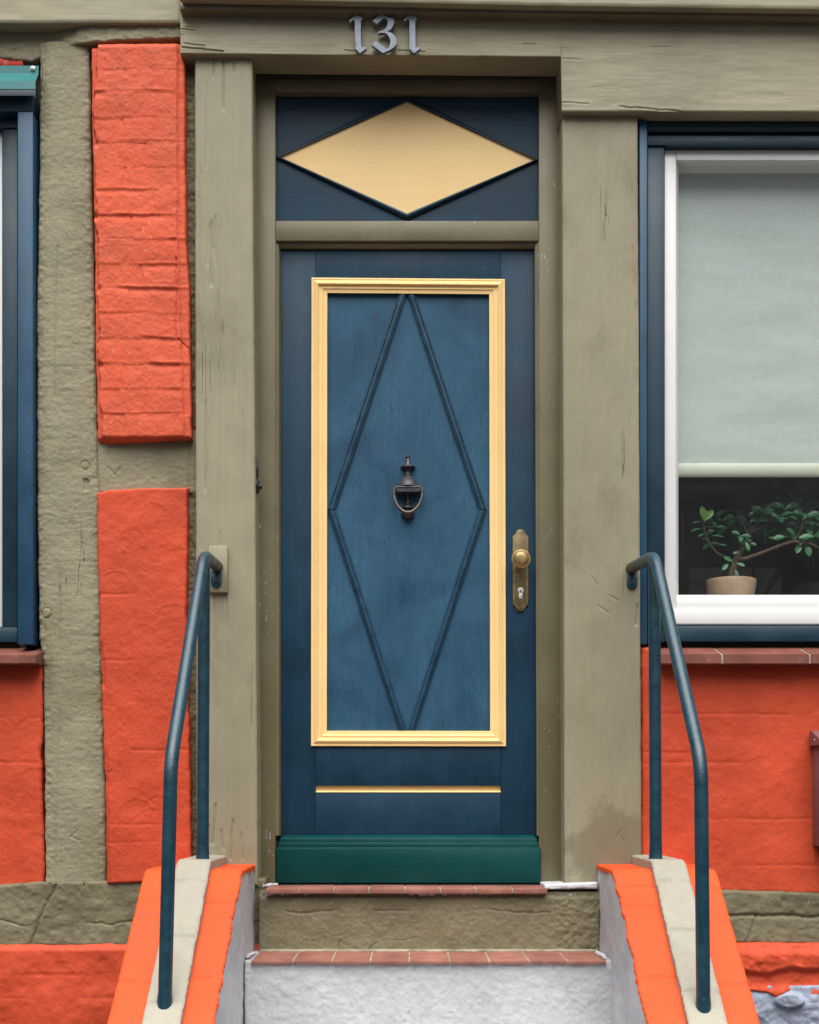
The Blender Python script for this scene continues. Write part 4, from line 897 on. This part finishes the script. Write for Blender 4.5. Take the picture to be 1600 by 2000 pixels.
def cheek(xo, xi, c0, c1, zt, sgn, lab):
    """xo/xi: outer and inner edge; c0/c1: kerb strip edges (metres, world x); sloped body with orange coping and raised strip"""
    d0, d1, d2 = 0.05, 0.45, 1.70
    FL = 0.027
    sl = 0.775                                   # fall per metre
    def top(d): return zt - np.maximum(0, np.asarray(d, float) - d1) * sl
    lo, hi = min(xo, xi), max(xo, xi)
    # plastered body: inner face as relief
    n_d, n_z = 230, 150
    dd = np.linspace(0.10, d2, n_d); vv = np.linspace(0, 1, n_z)
    Dg, Vg = np.meshgrid(dd, vv)
    zt_ = top(Dg) - .010; Zg = zt_ + (GZ - zt_) * Vg
    h = 0.004 * fbm(Dg * 1.0, Zg, 8, 4, 151) + 0.0016 * fbm(Dg, Zg, 38, 3, 152) + .0010 * fbm(Dg, Zg, 130, 2, 155)
    G = np.stack([xi + sgn * np.maximum(0, Dg - d1) * FL - sgn * h * 1.0, -Dg, Zg], -1)
    Vv, Ff = grid_mesh(G, None)
    Ff = Ff if sgn < 0 else Ff[:, ::-1]
    b = MB(); b.add(Vv.tolist(), Ff.tolist())
    prof = [(d0, GZ), (d2, GZ), (d2, float(top(d2)) - .010), (d1, zt - .010), (d0, zt - .010)]
    a_ = lo + (0.045 if sgn > 0 else 0.002); b_ = hi - (0.045 if sgn < 0 else 0.002)
    Lp = [(a_, -d, z) for d, z in prof]; Rp = [(b_, -d, z) for d, z in prof]
    fs = [(0, 1, 2, 3, 4), (9, 8, 7, 6, 5)] + [(i, i + 5, (i + 1) % 5 + 5, (i + 1) % 5) for i in range(5)]
    b.add(Lp + Rp, fs)
    body = b.build("cheek_wall", M['grey'], steps, True, 50); body["label"] = lab
    # coping and strip as sheets that follow the fall
    def sheet(name, x0, x1, lift, mat, joints, chip, seed, th, smooth_r=.02):
        xs = np.linspace(x0, x1, int((x1 - x0) / .0045) + 2)
        ds = np.concatenate([np.linspace(0.08, d1, 90), np.linspace(d1, d2, 520)[1:]])
        Xg, Dg = np.meshgrid(xs, ds)
        de = np.minimum(Xg - x0, x1 - Xg)
        Z = zt - sl * np.where(Dg < d1 - smooth_r, 0, np.where(Dg > d1 + smooth_r, Dg - d1, (Dg - d1 + smooth_r) ** 2 / (4 * smooth_r))) + lift
        h = .0009 * fbm(Xg, Dg, 14, 3, seed) + .0005 * fbm(Xg, Dg, 70, 3, seed + 1)
        for j in joints: h = h - .0090 * np.exp(-((Dg - j + .003 * fbm(Xg, Xg * 0, 30, 2, seed + 3)) / .0042) ** 2) * (0.6 + .4 * sstep(.35, .6, vn(Xg * 26, Xg * 0 + j * 9, seed)))
        tt = np.clip(1 - de / .006, 0, 1); h = h - .005 * (1 - np.sqrt(1 - tt ** 2 * .999))
        cx = chip * .8 * fbm(Dg, Dg * 0, 30, 3, seed + 9) + chip * .9 * fbm(Dg, Dg * 0, 150, 3, seed + 19)
        Xj = Xg + np.where(Xg - x0 < .006, cx, 0) * (1 if sgn > 0 else .3) + np.where(x1 - Xg < .006, cx, 0) * (1 if sgn < 0 else .3)
        if abs((x0 if sgn > 0 else x1) - xi) < .01:
            fr_ = (x1 - Xg) / (x1 - x0) if sgn > 0 else (Xg - x0) / (x1 - x0)
            Xj = Xj + sgn * FL * np.maximum(0, Dg - d1) * fr_
        G = np.stack([Xj, -Dg, Z + h], -1)[::-1]
        G = G[::-1]
        def sk(A):
            B = A.copy(); B[:, 2] -= th; return B
        Vv, Ff = grid_mesh(G, sk)
        return mk(name, Vv, Ff[:, ::1].tolist(), mat, body, True)
    zflat = zt
    return sheet, d1, sl, zt
# left cheek
ZT = P(0, 1698.5, .45).z
LXo, LXi = P(283, 0, .45).x, P(471, 0, .45).x; LC0, LC1 = P(346, 0, .45).x, P(411.5, 0, .45).x
sh, d1, sl, _ = cheek(LXo, LXi, LC0, LC1, ZT, -1, "cheek wall left of the doorsteps")
sh("coping", LXo, LC0 + .004, 0, M['orange_cope'], (.60, .80, 1.0), .002, 161, .012); sh("coping", LC1 - .004, LXi + .003, 0, M['orange_cope'], (.56, .79, 1.0), .004, 163, .012)
sh("kerb_strip", LC0, LC1, .028, M['cap'], (.52, .70, .89), .002, 165, .034)
# right cheek
RXi, RXo = P(1200, 0, .45).x, P(1399, 0, .45).x; RC0, RC1 = P(1273, 0, .45).x, P(1339, 0, .45).x
sh, d1, sl, _ = cheek(RXo, RXi, RC0, RC1, ZT, 1, "cheek wall right of the doorsteps")
sh("coping", RXi - .003, RC0 + .004, 0, M['orange_cope'], (.505, .57, .79), .004, 171, .012); sh("coping", RC1 - .004, RXo, 0, M['orange_cope'], (.51, .62, .81), .002, 173, .012)
sh("kerb_strip", RC0, RC1, .028, M['cap'], (.52, .68, .86), .002, 175, .034)

# ------------------------------------------------------------------ handrails
def strip_z(d): return ZT + .028 - max(0, d - .45) * .775
def handrail(name, xw, xb, zbend, knee, foot, lab, blk, wall_d):
    db_ = .38
    h = thing(name, lab, "handrail", (xb, -db_, strip_z(db_)), "handrails beside the doorsteps")
    df_ = foot[1]; r = .0180
    bend = Vector((xb, -db_, zbend)); kn = Vector((knee[0], -df_, knee[1])); ft = Vector((foot[0], -df_, strip_z(df_) - .004))
    wall = Vector((xw, -wall_d - .001, zbend + .007))
    mid = wall.lerp(bend, 0.45)
    path = fillet([mid, bend, kn + Vector((0, 0, 0)), ft], [0, .055, .06, 0], 9)
    # subdivide long straights a little, with a hand-bent waver
    pp = []
    for i in range(len(path) - 1):
        n = max(1, int((path[i + 1] - path[i]).length / .03))
        for s in range(n): pp.append(path[i].lerp(path[i + 1], s / n))
    pp.append(path[-1])
    V_, F_ = tube(pp, r, 20); mk("rail_tube", V_, F_, M['rail'], h, True, None, 60)
    V_, F_ = tube([wall, wall.lerp(bend, .2), mid + (bend - wall) * .01], r * 1.008, 20); mk("wall_arm", V_, F_, M['rail_olive'], h, True, None, 60)
    top = Vector((xb * 1.0, -db_ + .004, zbend - .012)); base = Vector((xb + .004 * (1 if xb > 0 else -1), -db_, strip_z(db_) - .003))
    V_, F_ = tube([base.lerp(top, s / 30) for s in range(31)], [r * 1.12, r * 1.06] + [r * 1.0] * 29, 20, True, .02); mk("back_post", V_, F_, M['rail'], h, True, None, 60)
    b = MB()   # fixing lug with screw hole
    z0 = wall.z - .012; z1 = wall.z - .062; xs = xw - .003 * (1 if xw < 0 else -1)
    pts = [Vector((xs - .017, -wall_d - .006, z0)), Vector((xs + .017, -wall_d - .006, z0))] + [Vector((xs + .017 * math.cos(t), -wall_d - .006, z1 + .012 + .017 * math.sin(t))) for t in [-i * math.pi / 10 for i in range(11)]]
    b.bm(poly_prism(pts, Vector((0, .007, 0)), .001))
    b.add(*lathe([(.0062, 0), (.0058, .0022), (.0045, .0026), (.0040, .0010), (.0002, .0010)], (xs, -wall_d - .006, z1 + .014), 'Y', 16))
    b.build("fixing_lug", M['rail'], h, True, 40)
    # weld collar at the foot of the front post
    V_, F_ = tube([ft + Vector((0, 0, .028)), ft + Vector((0, 0, .012)), ft - Vector((0, .0, .012))], [r * 1.01, r * 1.10, r * 1.06], 20, True, .04); mk("foot_collar", V_, F_, M['rail'], h, True, None, 60)
    return h
kl = P(334, 1486, .895); fl_ = P(322, 1962, .895); bl = P(398.5, 1084, .38)
handrail("handrail", P(424.5, 0, .15).x, bl.x, bl.z, (kl.x, kl.z), (fl_.x, .895), "bent blue-green tube handrail left of the doorsteps, fixed to a small wooden block", True, .150)
kr = P(1369.5, 1490, .905); fr_ = P(1374, 1975, .905); br_ = P(1278.5, 1085, .38)
handrail("handrail", P(1233, 0, .127).x, br_.x, br_.z, (kr.x, kr.z), (fr_.x, .905), "bent blue-green tube handrail right of the doorsteps, in front of the window", False, .127)

# ------------------------------------------------------------------ house numerals
def numeral(pts, lab, o):
    q = [P(670 + x / 10, 15 + y / 10, .178) for x, y in pts]
    b = poly_prism(q, Vector((0, .013, 0)), .0008, 1)
    mm = MB().bm(b)
    cx_ = sum(p.x for p in q) / len(q); zs = [p.z for p in q]
    for zz in (min(zs) * .75 + max(zs) * .25, min(zs) * .25 + max(zs) * .75): pass
    ob = mm.build("house_numeral", M['pewter'], None, True, 30)
    # stand-off pegs are part of the numeral's casting
    tag(ob, lab, "house number", "numerals of the house number above the door"); return ob
one = [(115, 252), (260, 112), (378, 190), (390, 205), (352, 255), (352, 560), (355, 735), (375, 775), (425, 748), (440, 756), (466, 795), (325, 892), (242, 800), (230, 560), (228, 270), (205, 232), (137, 290)]
three = [(573, 252), (655, 180), (720, 123), (775, 130), (870, 172), (1000, 220), (1005, 285), (985, 350), (945, 415), (872, 460), (930, 475), (1000, 520), (1040, 580), (1057, 645), (1045, 712), (1000, 772), (900, 838), (775, 886), (660, 800), (560, 726), (600, 680), (640, 643), (660, 645), (760, 730), (850, 795), (885, 795), (912, 730), (925, 650), (912, 590), (870, 525), (820, 495), (750, 490), (692, 503), (685, 472), (702, 457), (770, 440), (828, 400), (862, 340), (872, 265), (858, 215), (818, 197), (785, 212), (720, 270), (655, 320), (610, 285)]
one2 = [(1180, 235), (1328, 103), (1450, 190), (1460, 202), (1416, 250), (1418, 735), (1430, 775), (1490, 758), (1503, 765), (1520, 795), (1385, 890), (1294, 800), (1296, 250), (1272, 213), (1206, 270)]
numeral(one, "blackletter grey metal numeral 1 on the lintel, before the 3", 1); numeral(three, "blackletter grey metal numeral 3 in the middle of the house number", 3); numeral(one2, "blackletter grey metal numeral 1 on the lintel, after the 3", 1)

# ------------------------------------------------------------------ letterbox at the right edge
bx = thing("letterbox", "maroon metal letterbox with overhanging lid on the orange wall", "letterbox", tuple(P(1700, 1652, .11)))
X_ = P(1588, 0, .112).x; m = MB(); m.bm(wbox((X_, -.205, P(0, 1652, .112).z), (X_ + .34, -.112, P(0, 1450, .112).z), .003)); m.build("box_body", M['maroon'], bx)
m = MB(); zl = P(0, 1458, .112).z; zh = P(0, 1428, .112).z; x0, x1 = P(1581, 0, .112).x, P(1581, 0, .112).x + .36
pf = [(-.112, zh), (-.130, zh), (-.222, zl + .016), (-.222, zl), (-.112, zl)]
b = bmesh.new(); L = [b.verts.new((x0, y, z)) for y, z in pf]; R = [b.verts.new((x1, y, z)) for y, z in pf]
b.faces.new(L); b.faces.new(R[::-1])
for q in range(5): b.faces.new((L[q], R[q], R[(q + 1) % 5], L[(q + 1) % 5]))
bmesh.ops.recalc_face_normals(b, faces=b.faces); bmesh.ops.bevel(b, geom=list(b.edges), offset=.0015, segments=2, affect='EDGES'); m.bm(b)
m.build("box_lid", M['maroon'], bx)
m = MB(); V_, F_ = lathe([(.004, 0), (.0035, .0015), (.0002, .002)], (0, 0, 0), 'Z', 12); rot = Matrix.Rotation(math.radians(-90), 3, 'Y'); m.add([rot @ v + Vector((x0, -.165, zl + .018)) for v in V_], F_); m.build("lid_rivet", M['steel'], bx)

# ------------------------------------------------------------------ roller blind
rb = thing("roller_blind", "pale green fabric roller blind lowered halfway behind the right window pane", "blind", tuple(P(1690, 925, -.06)))
n_, m_ = 80, 90
px_, py_ = np.meshgrid(np.linspace(1318, 2035, m_), np.linspace(255, 906, n_))
k = (D + .02) / D / S
hh = .0020 * fbm(px_ / S, py_ / S * 2.5, 4, 4, 5) + .0012 * fbm(px_ / S * .5, py_ / S, 14, 3, 8)
G = np.stack([(px_ - CX) * k, .02 - hh, (HY - py_) * k], -1); Vv, Ff = grid_mesh(G)
mk("blind_fabric", Vv, Ff.tolist(), M['blind'], rb, True)
m = MB(); V_, F_ = tube([P(1316, 918.5, -.02), P(2036, 918.5, -.02)], 13.6 * k, 20)
m.add([Vector((v.x, .02 + (v.y - .02) * .45, v.z)) for v in V_], F_); m.build("bottom_bar", M['blindbar'], rb, True, 60)
m = MB(); m.add(*tube([P(1316, 262, -.04), P(2036, 262, -.04)], .022, 18)); m.build("roller", M['blindbar'], rb, True, 60)

# ------------------------------------------------------------------ pot plant on the window board
PD = -.15
def Q(px, py, dd=0.0): return P(px, py, PD + dd)
pot = thing("potted_plant", "small bonsai-like ficus in a round terracotta pot behind the right window pane", "plant", (Q(1428, 0).x, .15, BOARD_Z))
kz = (D - PD) / D / S; pc = Vector((Q(1428, 0).x, -PD, 0)); zr = Q(0, 1133).z; zb = BOARD_Z
m = MB(); m.add(*lathe([(.066, zb), (.068, zb + .004), (.083, zr - .012), (.0835, zr - .006), (.0825, zr - .001), (.0805, zr), (.077, zr - .002), (.074, zr - .02), (.070, zr - .03)], pc, 'Z', 48, 1.0)); m.build("pot", M['terra'], pot, True, 50)
m = MB(); m.add(*lathe([(.0755, zr - .018), (.05, zr - .012), (.02, zr - .009), (.0005, zr - .008)], pc, 'Z', 32)); m.build("soil", M['soil'], pot)
br = MB()
def branch(pts, r0, r1):
    P3 = [Q(*p) for p in pts]; sm = fillet(P3, .012, 4); n = len(sm)
    br.add(*tube(sm, [r0 + (r1 - r0) * i / (n - 1) for i in range(n)], 9, True, .18))
branch([(1430, 1137, 0), (1431, 1120, .0), (1436, 1100, .005), (1440, 1088, .01)], .016, .011)
branch([(1426, 1136, .01), (1428, 1118, .012), (1434, 1100, .01)], .009, .006)
branch([(1436, 1098, 0), (1420, 1090, .02), (1400, 1080, .03), (1385, 1060, .035), (1376, 1037, .03), (1374, 1012, .03)], .0048, .0020)
branch([(1439, 1090, 0), (1450, 1072, .0), (1457, 1055, -.01), (1461, 1043, -.01)], .0095, .006)
branch([(1461, 1044, -.01), (1455, 1030, .01), (1446, 1014, .02), (1440, 1004, .02)], .0032, .0016)
branch([(1461, 1043, -.01), (1482, 1032, .0), (1500, 1023, .01), (1514, 1014, .02)], .0042, .0018)
branch([(1470, 1038, -.01), (1480, 1024, .0), (1489, 1008, .01)], .0028, .0014)
branch([(1438, 1093, .01), (1455, 1091, .03), (1480, 1083, .04), (1525, 1065, .05), (1550, 1057, .05), (1582, 1061, .05), (1604, 1072, .05), (1640, 1085, .05)], .0064, .0034)
branch([(1550, 1057, .05), (1562, 1042, .05), (1568, 1022, .05)], .003, .0014); branch([(1582, 1061, .05), (1592, 1045, .05), (1606, 1030, .05)], .003, .0014)
br.build("trunk", M['bark'], pot, True, 70)
def leaf_geo(base, dirv, up, L, W, curl=.25):
    dirv = dirv.normalized(); side = dirv.cross(up).normalized(); nrm = side.cross(dirv).normalized()
    rows = [(0, .06), (.12, .22), (.3, .62), (.5, .92), (.68, 1.0), (.84, .78), (.95, .38), (1, .03)]
    V = []; F = []
    for t, w_ in rows:
        c = base + dirv * (L * t) - nrm * (curl * L * t * t)
        for s in (-1, -.5, 0, .5, 1): V.append(c + side * (W * .5 * w_ * s) + nrm * (W * .16 * abs(s) * w_))
    for i in range(len(rows) - 1):
        for j in range(4): F.append((i * 5 + j, i * 5 + j + 1, (i + 1) * 5 + j + 1, (i + 1) * 5 + j))
    return V, F
rl = random.Random(5)
lv = MB(); ln_ = MB()
def rosette(px, py, dd, n, L, tilt=.5, tgt=None, spread=1.0):
    for i in range(n):
        a = 2 * math.pi * i / n + rl.uniform(-.35, .35)
        dv = Vector((math.cos(a) * spread, math.sin(a) * .55 - .2, tilt + rl.uniform(-.55, .45)))
        (tgt or lv).add(*leaf_geo(Q(px, py, dd), dv, Vector((rl.uniform(-.3, .3), -1.1, .7)), L * rl.uniform(.75, 1.2), L * rl.uniform(.44, .56), rl.uniform(.1, .45)))
# upright young leaves over the left branch
for (bx_, by_, dx, dz, L) in ((1374, 1016, -.12, 1, .046), (1375, 1018, .75, .9, .046), (1374, 1016, .25, .75, .034)):
    ln_.add(*leaf_geo(Q(bx_, by_, .04), Vector((dx, -.15, dz)), Vector((.1, -1, .2)), L, L * .47, .1))
for (bx_, by_, dx, dz, L) in ((1375, 1022, 1, .12, .042), (1374, 1020, -1, .1, .038), (1376, 1032, 1.0, .3, .050), (1375, 1034, -1, .05, .046), (1378, 1043, -.8, -.15, .03), (1382, 1050, 1, .25, .052), (1386, 1062, 1, .15, .036), (1390, 1068, 1, .3, .05), (1378, 1042, .9, -.1, .03), (1373, 1022, .6, .35, .036), (1380, 1048, .4, .5, .03)):
    lv.add(*leaf_geo(Q(bx_, by_, .035), Vector((dx, -.35, dz)), Vector((0, -.5, 1)), L, L * .42, .3))
for q_ in range(26):
    rosette(rl.uniform(1480, 1640), rl.uniform(985, 1052), rl.uniform(-.06, .05), rl.choice((2, 3, 4)), rl.uniform(.034, .050), rl.uniform(-.2, .5))
for q_ in range(22):
    rosette(rl.uniform(1470, 1640), rl.uniform(975, 1060), rl.uniform(-.16, -.05), 4, rl.uniform(.036, .052), rl.uniform(-.1, .6))
for q_ in range(8):
    rosette(rl.uniform(1405, 1475), rl.uniform(1000, 1050), rl.uniform(-.10, -.04), 3, .036, .2)
rosette(1490, 1005, .03, 8, .050, .45); rosette(1484, 1012, .02, 4, .04, .1); rosette(1533, 1000, .03, 8, .046, .5); rosette(1540, 1008, .03, 4, .042, .05); rosette(1572, 1012, .05, 7, .048, .35); rosette(1606, 1020, .05, 6, .05, .3); rosette(1512, 1010, .02, 5, .04, .2)
for (lx, ly) in ((1378, 1040), (1388, 1060), (1400, 1030), (1412, 1018), (1425, 1030), (1398, 1008), (1442, 1030), (1466, 1020), (1462, 1062), (1500, 1050)):
    rosette(lx, ly, rl.uniform(-.05, .02), 3, rl.uniform(.03, .042), .25)
rosette(1447, 1046, .03, 4, .034, .2); rosette(1452, 1058, .02, 3, .03, -.1); rosette(1438, 1012, .0, 5, .034, .1); rosette(1592, 1048, .06, 5, .045, .1)
for (bx_, by_, dx, dz, L) in ((1456, 1058, .35, -1, .034), (1432, 1098, -1, .55, .036), (1424, 1100, -.9, -.8, .034), (1438, 1100, .9, -.3, .03), (1436, 1112, .2, -1, .030), (1445, 1078, -.9, -.2, .026), (1565, 1058, -.5, -1, .045), (1572, 1060, .3, -1, .05), (1555, 1045, -.8, .5, .04)):
    lv.add(*leaf_geo(Q(bx_, by_, .035), Vector((dx, -.45, dz)), Vector((0, -1, .4)), L, L * .48, .2))
lv.build("foliage", M['leaf'], pot, True, None); o = ln_.build("young_foliage", M['leaf_new'], pot, True, None)

# dim plant deeper in the room
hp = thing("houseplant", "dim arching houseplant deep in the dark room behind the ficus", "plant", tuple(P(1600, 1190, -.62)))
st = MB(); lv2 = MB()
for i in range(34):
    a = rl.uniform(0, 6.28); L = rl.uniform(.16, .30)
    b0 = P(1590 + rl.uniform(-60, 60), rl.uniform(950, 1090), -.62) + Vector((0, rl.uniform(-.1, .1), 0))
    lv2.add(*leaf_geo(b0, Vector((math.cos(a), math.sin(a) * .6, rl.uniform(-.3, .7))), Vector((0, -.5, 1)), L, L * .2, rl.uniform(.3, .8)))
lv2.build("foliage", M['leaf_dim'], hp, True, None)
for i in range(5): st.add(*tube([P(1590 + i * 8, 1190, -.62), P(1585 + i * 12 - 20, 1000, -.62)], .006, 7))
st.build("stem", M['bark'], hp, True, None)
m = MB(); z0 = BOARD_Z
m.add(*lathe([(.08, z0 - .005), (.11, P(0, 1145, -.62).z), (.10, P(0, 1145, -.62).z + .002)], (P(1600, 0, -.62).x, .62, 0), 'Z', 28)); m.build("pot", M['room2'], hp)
